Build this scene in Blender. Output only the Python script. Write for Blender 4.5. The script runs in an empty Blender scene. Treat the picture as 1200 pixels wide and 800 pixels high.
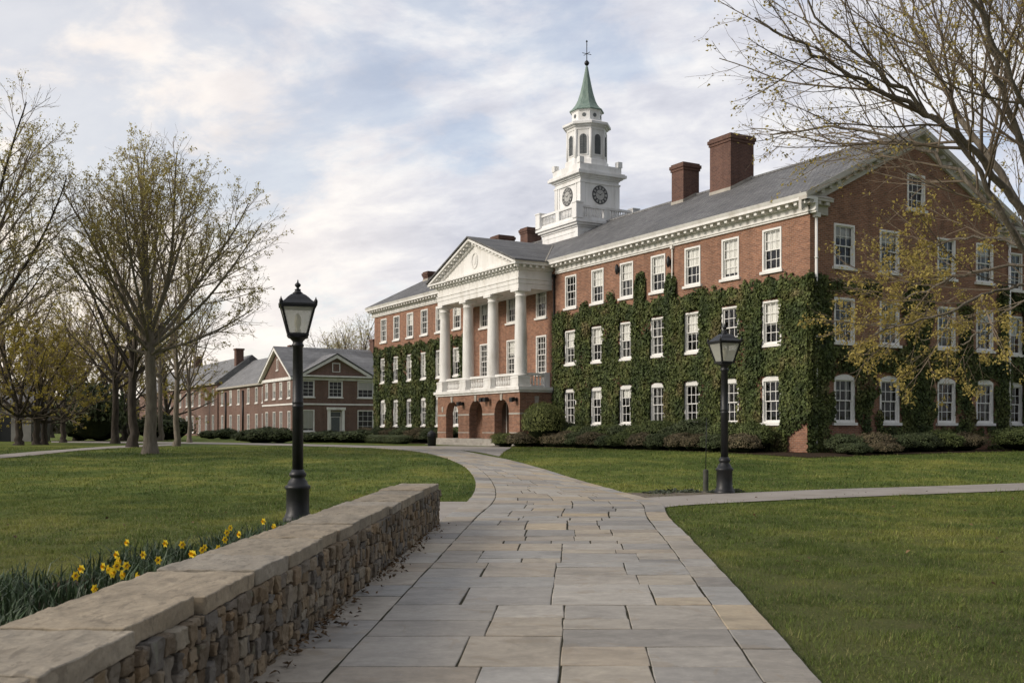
import bpy, bmesh, math, random
import numpy as np
from mathutils import Vector, Matrix, noise as mnoise

S = bpy.context.scene
COL = S.collection
R = math.radians
rnd = random.Random(7)

# ------------------------------------------------------------------ basics
EYE, FPX, HORY = 1.5, 1223.0, 503.0        # eye height, focal length and horizon of the 1200 px photograph

def ground(y):
    """Ground height: level near the camera, a gentle rise towards the halls."""
    t = min(1.0, max(0.0, (y - 22.0) / 24.0))
    return 0.55 * t * t * (3 - 2 * t)

def at(px, py):
    """Ground point seen at a pixel of the photograph."""
    k = (py - HORY) / FPX
    lo, hi = 0.5, 3000.0
    for _ in range(60):
        m = (lo + hi) / 2
        if (EYE - ground(m)) / m > k: lo = m
        else: hi = m
    return ((px - 600) / FPX * lo, lo, ground(lo))

def pz(px, py, Y):
    """Point at depth Y seen at a pixel."""
    return ((px - 600) / FPX * Y, Y, EYE + (HORY - py) / FPX * Y)

def tag(o, label=None, cat=None, group=None, kind=None):
    if label: o['label'] = label
    if cat: o['category'] = cat
    if group: o['group'] = group
    if kind: o['kind'] = kind
    return o

def empty(name, loc=(0, 0, 0), rz=0.0):
    o = bpy.data.objects.new(name, None)
    COL.objects.link(o)
    o.empty_display_size = 0.3
    o.location = loc
    o.rotation_euler = (0, 0, rz)
    return o

def link(name, me, parent=None, loc=(0, 0, 0), rz=0.0):
    o = bpy.data.objects.new(name, me)
    COL.objects.link(o)
    o.location = loc
    o.rotation_euler = (0, 0, rz)
    if parent is not None:
        o.parent = parent
    return o

def copy_tree(o, parent=None):
    c = o.copy(); COL.objects.link(c)
    c.parent = parent
    for ch in o.children:
        copy_tree(ch, c)
    return c

class MB:
    """Collects polygons; build() makes one mesh."""
    def __init__(self): self.v = []; self.f = []; self.m = []; self.s = []
    def add(self, vs, fs, mi=0, smooth=False):
        b = len(self.v); self.v.extend(vs)
        for f in fs:
            self.f.append([b + i for i in f]); self.m.append(mi); self.s.append(smooth)
    def quad(self, a, b, c, d, mi=0): self.add([a, b, c, d], [(0, 1, 2, 3)], mi)
    def poly(self, pts, mi=0): self.add(list(pts), [tuple(range(len(pts)))], mi)
    def box(self, x0, x1, y0, y1, z0, z1, mi=0, bev=0.0):
        if x0 > x1: x0, x1 = x1, x0
        if y0 > y1: y0, y1 = y1, y0
        vs = [(x0, y0, z0), (x1, y0, z0), (x1, y1, z0), (x0, y1, z0), (x0, y0, z1), (x1, y0, z1), (x1, y1, z1), (x0, y1, z1)]
        self.add(vs, [(0, 3, 2, 1), (4, 5, 6, 7), (0, 1, 5, 4), (1, 2, 6, 5), (2, 3, 7, 6), (3, 0, 4, 7)], mi)
    def prism(self, pts, off, mi=0):
        """Polygon pts swept by the vector off."""
        n = len(pts); o = Vector(off)
        vs = [tuple(p) for p in pts] + [tuple(Vector(p) + o) for p in pts]
        fs = [tuple(range(n))[::-1], tuple(range(n, 2 * n))] + [(i, (i + 1) % n, n + (i + 1) % n, n + i) for i in range(n)]
        self.add(vs, fs, mi)
    def lathe(self, prof, n=16, c=(0, 0, 0), mi=0, smooth=True, a0=0.0):
        vs = []; fs = []
        for (r, z) in prof:
            for k in range(n):
                a = a0 + 2 * math.pi * k / n
                vs.append((c[0] + r * math.cos(a), c[1] + r * math.sin(a), c[2] + z))
        for i in range(len(prof) - 1):
            for k in range(n):
                k2 = (k + 1) % n
                fs.append((i * n + k, i * n + k2, (i + 1) * n + k2, (i + 1) * n + k))
        fs.append(tuple(range(n))[::-1]); fs.append(tuple(range((len(prof) - 1) * n, len(prof) * n)))
        self.add(vs, fs, mi, smooth)
    def tube(self, p, q, r, r2=None, n=8, mi=0):
        p = Vector(p); q = Vector(q); r2 = r if r2 is None else r2
        d = (q - p).normalized()
        u = d.orthogonal().normalized(); w = d.cross(u)
        vs = []
        for (c, rr) in ((p, r), (q, r2)):
            for k in range(n):
                a = 2 * math.pi * k / n
                vs.append(tuple(c + u * (rr * math.cos(a)) + w * (rr * math.sin(a))))
        fs = [(k, (k + 1) % n, n + (k + 1) % n, n + k) for k in range(n)]
        fs += [tuple(range(n))[::-1], tuple(range(n, 2 * n))]
        self.add(vs, fs, mi, True)
    def mesh(self, name, mats):
        me = bpy.data.meshes.new(name)
        me.from_pydata(self.v, [], self.f)
        for m in (mats if isinstance(mats, (list, tuple)) else [mats]): me.materials.append(m)
        me.polygons.foreach_set('material_index', self.m)
        me.polygons.foreach_set('use_smooth', self.s)
        me.update()
        return me
    def build(self, name, mats, parent=None, loc=(0, 0, 0), rz=0.0, sharp=None):
        me = self.mesh(name, mats)
        if sharp is not None:
            bm = bmesh.new(); bm.from_mesh(me)
            bmesh.ops.recalc_face_normals(bm, faces=bm.faces)
            bm.to_mesh(me); bm.free()
        return link(name, me, parent, loc, rz)

def fix_normals(o):
    bm = bmesh.new(); bm.from_mesh(o.data)
    bmesh.ops.recalc_face_normals(bm, faces=bm.faces)
    bm.to_mesh(o.data); bm.free()

def np_mesh(name, V, F, mats, midx=None, smooth=False):
    """V (n,3); F list of (m,k) index arrays."""
    me = bpy.data.meshes.new(name)
    V = np.ascontiguousarray(V, np.float32)
    me.vertices.add(len(V)); me.vertices.foreach_set('co', V.ravel())
    nl = sum(f.size for f in F); npoly = sum(len(f) for f in F)
    me.loops.add(nl); me.loops.foreach_set('vertex_index', np.concatenate([f.ravel() for f in F]).astype(np.int32))
    me.polygons.add(npoly)
    tot = np.concatenate([np.full(len(f), f.shape[1], np.int32) for f in F])
    st = np.zeros(npoly, np.int32); st[1:] = np.cumsum(tot)[:-1]
    me.polygons.foreach_set('loop_start', st)
    try: me.polygons.foreach_set('loop_total', tot)
    except Exception: pass
    for m in mats: me.materials.append(m)
    if midx is not None: me.polygons.foreach_set('material_index', np.asarray(midx, np.int32))
    me.polygons.foreach_set('use_smooth', np.full(npoly, bool(smooth)))
    me.update(calc_edges=True); me.validate()
    return me

# ------------------------------------------------------------------ materials
class NT:
    def __init__(self, tree): self.t = tree; self.x = 0
    def n(self, kind, **kw):
        nd = self.t.nodes.new(kind); self.x += 180; nd.location = (self.x, 0)
        for k, v in kw.items():
            if k in nd.inputs.keys() if isinstance(k, str) else False: nd.inputs[k].default_value = v
            else: setattr(nd, k, v)
        return nd
    def l(self, a, b): self.t.links.new(a, b)
    def ramp(self, stops, fac, interp='LINEAR'):
        r = self.n('ShaderNodeValToRGB'); cr = r.color_ramp; cr.interpolation = interp
        while len(cr.elements) < len(stops): cr.elements.new(0.5)
        for e, (p, c) in zip(cr.elements, stops):
            e.position = p; e.color = (*c, 1)
        self.l(fac, r.inputs['Fac']); return r.outputs['Color']
    def noise(self, vec, scale, detail=5, rough=0.55, dist=0.0):
        n = self.n('ShaderNodeTexNoise'); n.inputs['Scale'].default_value = scale; n.inputs['Detail'].default_value = detail
        n.inputs['Roughness'].default_value = rough; n.inputs['Distortion'].default_value = dist
        if vec is not None: self.l(vec, n.inputs['Vector'])
        return n.outputs['Fac']
    def math(self, op, a, b=None, c=None):
        m = self.n('ShaderNodeMath', operation=op)
        for i, v in enumerate((a, b, c)):
            if v is None: continue
            if isinstance(v, (int, float)): m.inputs[i].default_value = v
            else: self.l(v, m.inputs[i])
        return m.outputs[0]
    def mix(self, a, b, fac, mode='MIX'):
        m = self.n('ShaderNodeMix', data_type='RGBA', blend_type=mode)
        for s, v in ((6, a), (7, b)):
            if isinstance(v, tuple): m.inputs[s].default_value = (*v, 1)
            else: self.l(v, m.inputs[s])
        if isinstance(fac, (int, float)): m.inputs[0].default_value = fac
        else: self.l(fac, m.inputs[0])
        return m.outputs[2]
    def mapping(self, vec, scale=(1, 1, 1), rot=(0, 0, 0), loc=(0, 0, 0)):
        m = self.n('ShaderNodeMapping'); m.inputs['Scale'].default_value = scale; m.inputs['Rotation'].default_value = rot; m.inputs['Location'].default_value = loc
        self.l(vec, m.inputs['Vector']); return m.outputs[0]

def new_mat(name):
    m = bpy.data.materials.new(name); m.use_nodes = True
    m.node_tree.nodes.clear()
    t = NT(m.node_tree)
    out = t.n('ShaderNodeOutputMaterial')
    p = t.n('ShaderNodeBsdfPrincipled')
    t.l(p.outputs[0], out.inputs[0])
    return m, t, p, out

def pmat(name, stops, scale=3.0, rough=0.75, spec=0.25, bump=0.0, bscale=20.0, island=0.0, metallic=0.0, detail=6,
         istops=None, iw=0.5, stretch=(1, 1, 1), rvar=0.0, transl=0.0, bdist=0.02):
    """Noise-coloured surface; island: each separate piece is a bit lighter or darker; istops: each piece its own colour."""
    m, t, p, out = new_mat(name)
    tc = t.n('ShaderNodeTexCoord'); vec = tc.outputs['Object']
    if stretch != (1, 1, 1): vec = t.mapping(vec, stretch)
    if len(stops) and not isinstance(stops[0][0], (int, float)): stops = [(0.3, stops[0]), (0.7, stops[1])]
    c = t.ramp(stops, t.noise(vec, scale, detail))
    if island or istops:
        g = t.n('ShaderNodeNewGeometry').outputs['Random Per Island']
        if istops:
            ic = t.ramp([(i / max(1, len(istops) - 1), s) for i, s in enumerate(istops)], g)
            c = t.mix(c, ic, iw)
        if island:
            k = t.math('MULTIPLY_ADD', t.math('FRACT', t.math('MULTIPLY', g, 37.3)), 2 * island, 1 - island)
            h = t.n('ShaderNodeHueSaturation'); t.l(c, h.inputs['Color']); t.l(k, h.inputs['Value']); c = h.outputs[0]
    t.l(c, p.inputs['Base Color'])
    p.inputs['Roughness'].default_value = rough
    p.inputs['Specular IOR Level'].default_value = spec
    p.inputs['Metallic'].default_value = metallic
    if rvar:
        t.l(t.math('MULTIPLY_ADD', t.noise(vec, scale * 2.3, 4), 2 * rvar, rough - rvar), p.inputs['Roughness'])
    if bump:
        b = t.n('ShaderNodeBump'); b.inputs['Strength'].default_value = bump; b.inputs['Distance'].default_value = bdist
        t.l(t.noise(vec, bscale, 6, 0.6), b.inputs['Height']); t.l(b.outputs[0], p.inputs['Normal'])
    if transl:
        tr = t.n('ShaderNodeBsdfTranslucent'); t.l(c, tr.inputs['Color'])
        mx = t.n('ShaderNodeMixShader'); mx.inputs[0].default_value = transl
        t.l(p.outputs[0], mx.inputs[1]); t.l(tr.outputs[0], mx.inputs[2]); t.l(mx.outputs[0], out.inputs[0])
    return m

def brick_mat(name, c1, c2, cm, w=0.22, h=0.076, dark=0.55, dirt=0.8):
    m, t, p, out = new_mat(name)
    tc = t.n('ShaderNodeTexCoord'); sep = t.n('ShaderNodeSeparateXYZ'); t.l(tc.outputs['Object'], sep.inputs[0])
    cmb = t.n('ShaderNodeCombineXYZ')
    t.l(t.math('ADD', sep.outputs[0], sep.outputs[1]), cmb.inputs[0]); t.l(sep.outputs[2], cmb.inputs[1])
    b = t.n('ShaderNodeTexBrick'); t.l(cmb.outputs[0], b.inputs['Vector'])
    b.inputs['Scale'].default_value = 1.0; b.inputs['Brick Width'].default_value = w; b.inputs['Row Height'].default_value = h
    b.inputs['Mortar Size'].default_value = 0.007; b.inputs['Bias'].default_value = 0.0
    b.inputs['Color1'].default_value = (*c1, 1); b.inputs['Color2'].default_value = (*c2, 1); b.inputs['Mortar'].default_value = (*cm, 1)
    n1 = t.noise(tc.outputs['Object'], 0.35, 7, 0.65); n2 = t.noise(cmb.outputs[0], 9.0, 3)
    n3 = t.noise(t.mapping(cmb.outputs[0], (2.2, 0.25, 1)), 1.0, 5, 0.6)
    v = t.math('MULTIPLY_ADD', n1, dirt, 1 - dirt * 0.5)
    v = t.math('MULTIPLY', v, t.math('MULTIPLY_ADD', n2, dark, 1 - dark * 0.5))
    v = t.math('MULTIPLY', v, t.math('MULTIPLY_ADD', n3, 0.75, 0.63))
    hs = t.n('ShaderNodeHueSaturation'); t.l(b.outputs['Color'], hs.inputs['Color']); t.l(v, hs.inputs['Value'])
    t.l(hs.outputs[0], p.inputs['Base Color'])
    p.inputs['Roughness'].default_value = 0.88; p.inputs['Specular IOR Level'].default_value = 0.2
    bp = t.n('ShaderNodeBump'); bp.inputs['Strength'].default_value = 0.5; bp.inputs['Distance'].default_value = 0.01
    t.l(t.math('SUBTRACT', t.math('MULTIPLY', n2, 0.6), b.outputs['Fac']), bp.inputs['Height']); t.l(bp.outputs[0], p.inputs['Normal'])
    return m

def slate_mat(name, c1, c2):
    m, t, p, out = new_mat(name)
    tc = t.n('ShaderNodeTexCoord'); sep = t.n('ShaderNodeSeparateXYZ'); t.l(tc.outputs['Object'], sep.inputs[0])
    cmb = t.n('ShaderNodeCombineXYZ')
    t.l(t.math('ADD', sep.outputs[0], sep.outputs[1]), cmb.inputs[0]) if False else None
    t.l(t.math('MULTIPLY_ADD', sep.outputs[0], 0.013, sep.outputs[1]), cmb.inputs[0]); t.l(t.math('MULTIPLY', sep.outputs[2], 2.2), cmb.inputs[1])
    b = t.n('ShaderNodeTexBrick'); t.l(cmb.outputs[0], b.inputs['Vector'])
    b.inputs['Scale'].default_value = 1.0; b.inputs['Brick Width'].default_value = 0.28; b.inputs['Row Height'].default_value = 0.2
    b.inputs['Mortar Size'].default_value = 0.012; b.inputs['Color1'].default_value = (*c1, 1); b.inputs['Color2'].default_value = (*c2, 1)
    b.inputs['Mortar'].default_value = (0.02, 0.02, 0.022, 1)
    n1 = t.noise(tc.outputs['Object'], 0.5, 7, 0.65); n2 = t.noise(t.mapping(tc.outputs['Object'], (1, 3, 1)), 2.0, 4)
    v = t.math('MULTIPLY', t.math('MULTIPLY_ADD', n1, 1.3, 0.35), t.math('MULTIPLY_ADD', n2, 0.9, 0.55))
    hs = t.n('ShaderNodeHueSaturation'); t.l(b.outputs['Color'], hs.inputs['Color']); t.l(v, hs.inputs['Value'])
    t.l(hs.outputs[0], p.inputs['Base Color']); p.inputs['Roughness'].default_value = 0.7; p.inputs['Specular IOR Level'].default_value = 0.3
    bp = t.n('ShaderNodeBump'); bp.inputs['Strength'].default_value = 0.6; bp.inputs['Distance'].default_value = 0.02
    t.l(t.math('SUBTRACT', n2, b.outputs['Fac']), bp.inputs['Height']); t.l(bp.outputs[0], p.inputs['Normal'])
    return m

def glass_mat(name, tint=(0.93, 0.95, 0.95), refl=1.0):
    m, t, p, out = new_mat(name)
    tr = t.n('ShaderNodeBsdfTransparent'); tr.inputs[0].default_value = (*tint, 1)
    gl = t.n('ShaderNodeBsdfGlossy'); gl.inputs['Roughness'].default_value = 0.03
    tc = t.n('ShaderNodeTexCoord')
    bp = t.n('ShaderNodeBump'); bp.inputs['Strength'].default_value = 0.35; bp.inputs['Distance'].default_value = 0.06
    t.l(t.noise(tc.outputs['Object'], 1.8, 2), bp.inputs['Height']); t.l(bp.outputs[0], gl.inputs['Normal'])
    fr = t.n('ShaderNodeFresnel'); fr.inputs['IOR'].default_value = 1.5
    k = t.math('MINIMUM', t.math('MULTIPLY_ADD', fr.outputs[0], 1.15 * refl, 0.01), 1.0)
    mx = t.n('ShaderNodeMixShader'); t.l(k, mx.inputs[0]); t.l(tr.outputs[0], mx.inputs[1]); t.l(gl.outputs[0], mx.inputs[2])
    t.l(mx.outputs[0], out.inputs[0])
    return m

M = {}
M['brick'] = brick_mat('red_brick', (0.305, 0.150, 0.092), (0.185, 0.088, 0.058), (0.32, 0.26, 0.205))
M['brick_far'] = brick_mat('brown_brick', (0.175, 0.098, 0.075), (0.125, 0.074, 0.060), (0.25, 0.21, 0.185))
M['brick_chim'] = brick_mat('chimney_brick', (0.15, 0.080, 0.060), (0.105, 0.057, 0.046), (0.16, 0.12, 0.1))
M['slate'] = slate_mat('slate', (0.175, 0.175, 0.172), (0.115, 0.115, 0.118))
M['slate_far'] = slate_mat('slate_far', (0.25, 0.25, 0.25), (0.19, 0.19, 0.192))
M['white'] = pmat('white_paint', [(0.26, (0.56, 0.535, 0.48)), (0.40, (0.70, 0.685, 0.65)), (0.56, (0.78, 0.77, 0.74))], 1.3, 0.6, 0.25, 0.12, 30, stretch=(1.6, 1.6, 0.45))
M['trim'] = pmat('weathered_trim', [(0.3, (0.42, 0.395, 0.35)), (0.65, (0.56, 0.535, 0.49))], 2.0, 0.7, 0.2, 0.2, 25)
M['white_tower'] = pmat('white_painted_wood', [(0.26, (0.60, 0.59, 0.56)), (0.42, (0.72, 0.715, 0.70)), (0.56, (0.80, 0.80, 0.79))], 0.9, 0.55, 0.3, 0.1, 20, stretch=(1.8, 1.8, 0.4))
M['sash'] = pmat('sash_paint', [(0.2, (0.66, 0.65, 0.62)), (0.6, (0.80, 0.79, 0.76))], 6, 0.5, 0.35)
M['stone'] = pmat('dressed_stone', [(0.25, (0.27, 0.25, 0.215)), (0.6, (0.43, 0.40, 0.35))], 2.2, 0.8, 0.2, 0.3, 25)
M['blind'] = pmat('roller_blind', [(0.3, (0.80, 0.78, 0.73)), (0.7, (0.86, 0.84, 0.80))], 1.5, 0.85, 0.1)
M['curtain'] = pmat('curtain', [(0.3, (0.20, 0.20, 0.19)), (0.7, (0.34, 0.34, 0.32))], 3, 0.9, 0.1, stretch=(8, 1, 0.4))
M['glass'] = glass_mat('window_glass')
M['copper'] = pmat('verdigris_copper', [(0.25, (0.12, 0.185, 0.155)), (0.7, (0.24, 0.31, 0.27))], 2.5, 0.6, 0.3, 0.15, 14, stretch=(3, 3, 0.5))
M['dark'] = pmat('dark_metal', [(0.3, (0.008, 0.009, 0.010)), (0.7, (0.016, 0.017, 0.019))], 8, 0.45, 0.4, 0.15, 60, rvar=0.1)
M['clock_dark'] = pmat('clock_ring', [(0.3, (0.055, 0.057, 0.06)), (0.7, (0.085, 0.087, 0.09))], 5, 0.5)
M['clock_face'] = pmat('clock_dial', [(0.3, (0.34, 0.34, 0.33)), (0.7, (0.45, 0.45, 0.43))], 5, 0.6)
M['louvre'] = pmat('louvre', [(0.3, (0.09, 0.10, 0.105)), (0.7, (0.14, 0.15, 0.155))], 5, 0.6)
M['door'] = pmat('door_wood', [(0.3, (0.055, 0.03, 0.02)), (0.7, (0.10, 0.055, 0.035))], 3, 0.5, 0.35, stretch=(8, 8, 0.7))
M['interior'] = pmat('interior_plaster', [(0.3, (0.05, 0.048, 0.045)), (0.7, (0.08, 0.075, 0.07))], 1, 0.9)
def lamp_glass():
    m, t, p, out = new_mat('frosted_glass')
    p.inputs['Base Color'].default_value = (0.72, 0.72, 0.66, 1); p.inputs['Roughness'].default_value = 0.35
    tr = t.n('ShaderNodeBsdfTranslucent'); tr.inputs[0].default_value = (0.8, 0.8, 0.73, 1)
    tp = t.n('ShaderNodeBsdfTransparent')
    m1 = t.n('ShaderNodeMixShader'); m1.inputs[0].default_value = 0.55
    t.l(p.outputs[0], m1.inputs[1]); t.l(tr.outputs[0], m1.inputs[2])
    m2 = t.n('ShaderNodeMixShader'); m2.inputs[0].default_value = 0.3
    t.l(m1.outputs[0], m2.inputs[1]); t.l(tp.outputs[0], m2.inputs[2]); t.l(m2.outputs[0], out.inputs[0])
    return m
M['lamp_glass'] = lamp_glass()
M['bark'] = pmat('bark', [(0.25, (0.11, 0.095, 0.075)), (0.7, (0.235, 0.205, 0.165))], 3.5, 0.9, 0.1, 0.9, 9, stretch=(3, 3, 0.6), bdist=0.05)
M['bark_dark'] = pmat('bark_dark', [(0.25, (0.035, 0.030, 0.026)), (0.7, (0.085, 0.072, 0.06))], 3.5, 0.9, 0.1, 0.9, 9, stretch=(3, 3, 0.6), bdist=0.05)
M['twig'] = pmat('twig_bark', [(0.3, (0.19, 0.15, 0.115)), (0.7, (0.28, 0.23, 0.175))], 4, 0.9, 0.1, island=0.25)
M['twig_brown'] = pmat('twig_brown', [(0.3, (0.12, 0.095, 0.07)), (0.7, (0.19, 0.155, 0.115))], 4, 0.9, 0.1, island=0.25)
M['leaf_olive'] = pmat('spring_leaf', [(0.3, (0.36, 0.31, 0.10)), (0.7, (0.52, 0.45, 0.17))], 0.6, 0.7, 0.15, island=0.4, transl=0.5)
M['leaf_gold'] = pmat('golden_leaf', [(0.3, (0.30, 0.25, 0.06)), (0.7, (0.46, 0.38, 0.095))], 0.6, 0.7, 0.15, island=0.4, transl=0.5)
M['leaf_amber'] = pmat('amber_leaf', [(0.3, (0.33, 0.26, 0.075)), (0.7, (0.50, 0.41, 0.14))], 0.6, 0.7, 0.15, island=0.45, transl=0.5)
M['leaf_dull'] = pmat('dull_leaf', [(0.3, (0.17, 0.145, 0.06)), (0.7, (0.26, 0.22, 0.09))], 0.6, 0.7, 0.15, island=0.4, transl=0.3)
M['ever'] = pmat('evergreen', [(0.3, (0.018, 0.03, 0.014)), (0.7, (0.04, 0.058, 0.026))], 0.8, 0.65, 0.2, island=0.4)
M['ivy'] = pmat('ivy_leaf', [(0.28, (0.028, 0.044, 0.016)), (0.44, (0.060, 0.080, 0.026)), (0.57, (0.098, 0.114, 0.036)), (0.68, (0.135, 0.115, 0.050))], 0.8, 0.6, 0.2, island=0.55)
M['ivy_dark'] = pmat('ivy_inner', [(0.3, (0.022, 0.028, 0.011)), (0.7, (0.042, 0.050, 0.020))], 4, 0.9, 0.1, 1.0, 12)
def shrubm(n, a, b): return pmat(n, [(0.3, a), (0.7, b)], 1.6, 0.6, 0.25, island=0.45)
M['sh_green'] = shrubm('shrub_green', (0.07, 0.095, 0.03), (0.13, 0.155, 0.052))
M['sh_dark'] = shrubm('shrub_dark', (0.05, 0.068, 0.03), (0.09, 0.11, 0.047))
M['sh_red'] = shrubm('shrub_russet', (0.10, 0.082, 0.05), (0.155, 0.128, 0.072))
M['sh_lime'] = shrubm('shrub_lime', (0.095, 0.115, 0.035), (0.16, 0.175, 0.055))
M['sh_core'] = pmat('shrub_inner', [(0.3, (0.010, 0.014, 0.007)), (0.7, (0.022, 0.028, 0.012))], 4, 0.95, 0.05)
M['lamp_bulb'] = pmat('bulb', [(0.3, (0.7, 0.66, 0.5)), (0.7, (0.75, 0.72, 0.58))], 4, 0.3)
# ------------------------------------------------------------------ camera, light, sky
cam = bpy.data.cameras.new('camera'); co = bpy.data.objects.new('camera', cam); COL.objects.link(co)
co.location = (0, 0, EYE); co.rotation_euler = (R(90), 0, 0)
cam.sensor_width = 36; cam.lens = 36 * FPX / 1200; cam.shift_y = (HORY - 400) / 1200
cam.clip_end = 8000; cam.clip_start = 0.05
cam.dof.use_dof = True; cam.dof.focus_distance = 42; cam.dof.aperture_fstop = 6.3
S.camera = co

SUN_EL, SUN_AZ = 27.0, (-0.93, -0.36)     # low soft sun from the left, a little behind the camera
sd = Vector((SUN_AZ[0], SUN_AZ[1], 0)).normalized() * math.cos(R(SUN_EL)) + Vector((0, 0, math.sin(R(SUN_EL))))
sl = bpy.data.lights.new('sun', 'SUN'); so = bpy.data.objects.new('sun', sl); COL.objects.link(so)
sl.energy = 1.9; sl.angle = R(18); sl.color = (1.0, 0.90, 0.78)
so.rotation_euler = sd.to_track_quat('Z', 'Y').to_euler()

W = bpy.data.worlds.new('World'); S.world = W; W.use_nodes = True
W.node_tree.nodes.clear(); t = NT(W.node_tree)
out = t.n('ShaderNodeOutputWorld')
sky = t.n('ShaderNodeTexSky'); sky.sky_type = 'NISHITA'; sky.sun_disc = False
sky.sun_elevation = R(SUN_EL); sky.sun_rotation = math.atan2(sd.x, sd.y)
sky.air_density = 1.0; sky.dust_density = 1.6; sky.ozone_density = 1.5
tc = t.n('ShaderNodeTexCoord'); vec = tc.outputs['Generated']
sep = t.n('ShaderNodeSeparateXYZ'); t.l(vec, sep.inputs[0])
zc = t.math('MAXIMUM', sep.outputs[2], 0.0)
den = t.math('ADD', zc, 0.34)
cmb = t.n('ShaderNodeCombineXYZ')
t.l(t.math('DIVIDE', sep.outputs[0], den), cmb.inputs[0]); t.l(t.math('DIVIDE', sep.outputs[1], den), cmb.inputs[1]); cmb.inputs[2].default_value = 2.7
pl = t.mapping(cmb.outputs[0], (1.0, 1.15, 1), (0, 0, R(25)), (3.1, 1.4, 0))
big = t.noise(pl, 0.75, 4, 0.5, 0.3)
mid = t.noise(pl, 4.2, 8, 0.6, 0.3)
fin = t.noise(t.mapping(pl, (1, 1.3, 1)), 9.5, 8, 0.6, 0.25)
cov = t.math('ADD', t.math('MULTIPLY', big, 0.46), t.math('ADD', t.math('MULTIPLY', mid, 0.45), t.math('MULTIPLY', fin, 0.14)))
cr = t.n('ShaderNodeMapRange'); cr.interpolation_type = 'SMOOTHSTEP'
t.l(cov, cr.inputs[0]); cr.inputs[1].default_value = 0.44; cr.inputs[2].default_value = 0.54
hz = t.n('ShaderNodeMapRange'); t.l(zc, hz.inputs[0]); hz.inputs[1].default_value = 0.02; hz.inputs[2].default_value = 0.2; hz.inputs[3].default_value = 1.0; hz.inputs[4].default_value = 0.0
coverage = t.math('MAXIMUM', t.math('MULTIPLY_ADD', cr.outputs[0], 0.44, 0.55), t.math('MULTIPLY', hz.outputs[0], 0.9))
# cloud body: grey-lavender in the thick of it, cream at the thin lit edges
thick = t.noise(t.mapping(pl, (0.8, 1.2, 1), (0, 0, 0), (5, 9, 0)), 2.6, 7, 0.6, 0.35)
thick = t.math('ADD', t.math('MULTIPLY', thick, 0.66), t.math('MULTIPLY', fin, 0.34))
ccol = t.ramp([(0.37, (0.745, 0.72, 0.70)), (0.45, (0.635, 0.63, 0.64)), (0.53, (0.52, 0.525, 0.57)), (0.62, (0.43, 0.44, 0.495))], thick)
# low sun glow towards the left horizon
dot = t.n('ShaderNodeVectorMath', operation='DOT_PRODUCT'); t.l(vec, dot.inputs[0]); dot.inputs[1].default_value = Vector((-0.62, 0.78, 0.05)).normalized()
gl = t.n('ShaderNodeMapRange'); t.l(dot.outputs['Value'], gl.inputs[0]); gl.inputs[1].default_value = 0.80; gl.inputs[2].default_value = 1.0
glow = t.math('MULTIPLY', t.math('POWER', gl.outputs[0], 1.15), 0.95)
ccol = t.mix(ccol, (0.88, 0.775, 0.66), glow)
b1 = t.n('ShaderNodeBackground'); t.l(sky.outputs[0], b1.inputs[0]); b1.inputs[1].default_value = 0.13
b2 = t.n('ShaderNodeBackground'); 
# unseen cloud deck behind and right of the camera, dimmed to darken the gable
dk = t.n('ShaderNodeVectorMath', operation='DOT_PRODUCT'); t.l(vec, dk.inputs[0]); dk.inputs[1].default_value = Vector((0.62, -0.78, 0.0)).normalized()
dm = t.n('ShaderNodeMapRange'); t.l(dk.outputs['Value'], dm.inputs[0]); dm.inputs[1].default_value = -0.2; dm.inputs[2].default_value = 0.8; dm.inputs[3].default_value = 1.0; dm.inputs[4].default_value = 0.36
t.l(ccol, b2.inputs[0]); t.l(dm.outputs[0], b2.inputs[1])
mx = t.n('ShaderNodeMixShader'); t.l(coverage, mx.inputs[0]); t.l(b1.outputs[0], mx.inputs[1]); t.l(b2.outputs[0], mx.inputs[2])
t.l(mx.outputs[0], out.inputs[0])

S.view_settings.view_transform = 'Standard'; S.view_settings.look = 'None'
S.view_settings.exposure = 0.52; S.view_settings.gamma = 1.0
S.render.engine = 'CYCLES'
S.cycles.use_denoising = True
try:
    S.cycles.denoiser = 'OPENIMAGEDENOISE'; S.cycles.denoising_input_passes = 'RGB_ALBEDO_NORMAL'
except Exception: pass
S.cycles.max_bounces = 6; S.cycles.diffuse_bounces = 3; S.cycles.glossy_bounces = 3; S.cycles.transparent_max_bounces = 10
S.cycles.transmission_bounces = 3; S.cycles.sample_clamp_indirect = 4
S.cycles.use_adaptive_sampling = True; S.cycles.adaptive_threshold = 0.015

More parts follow.
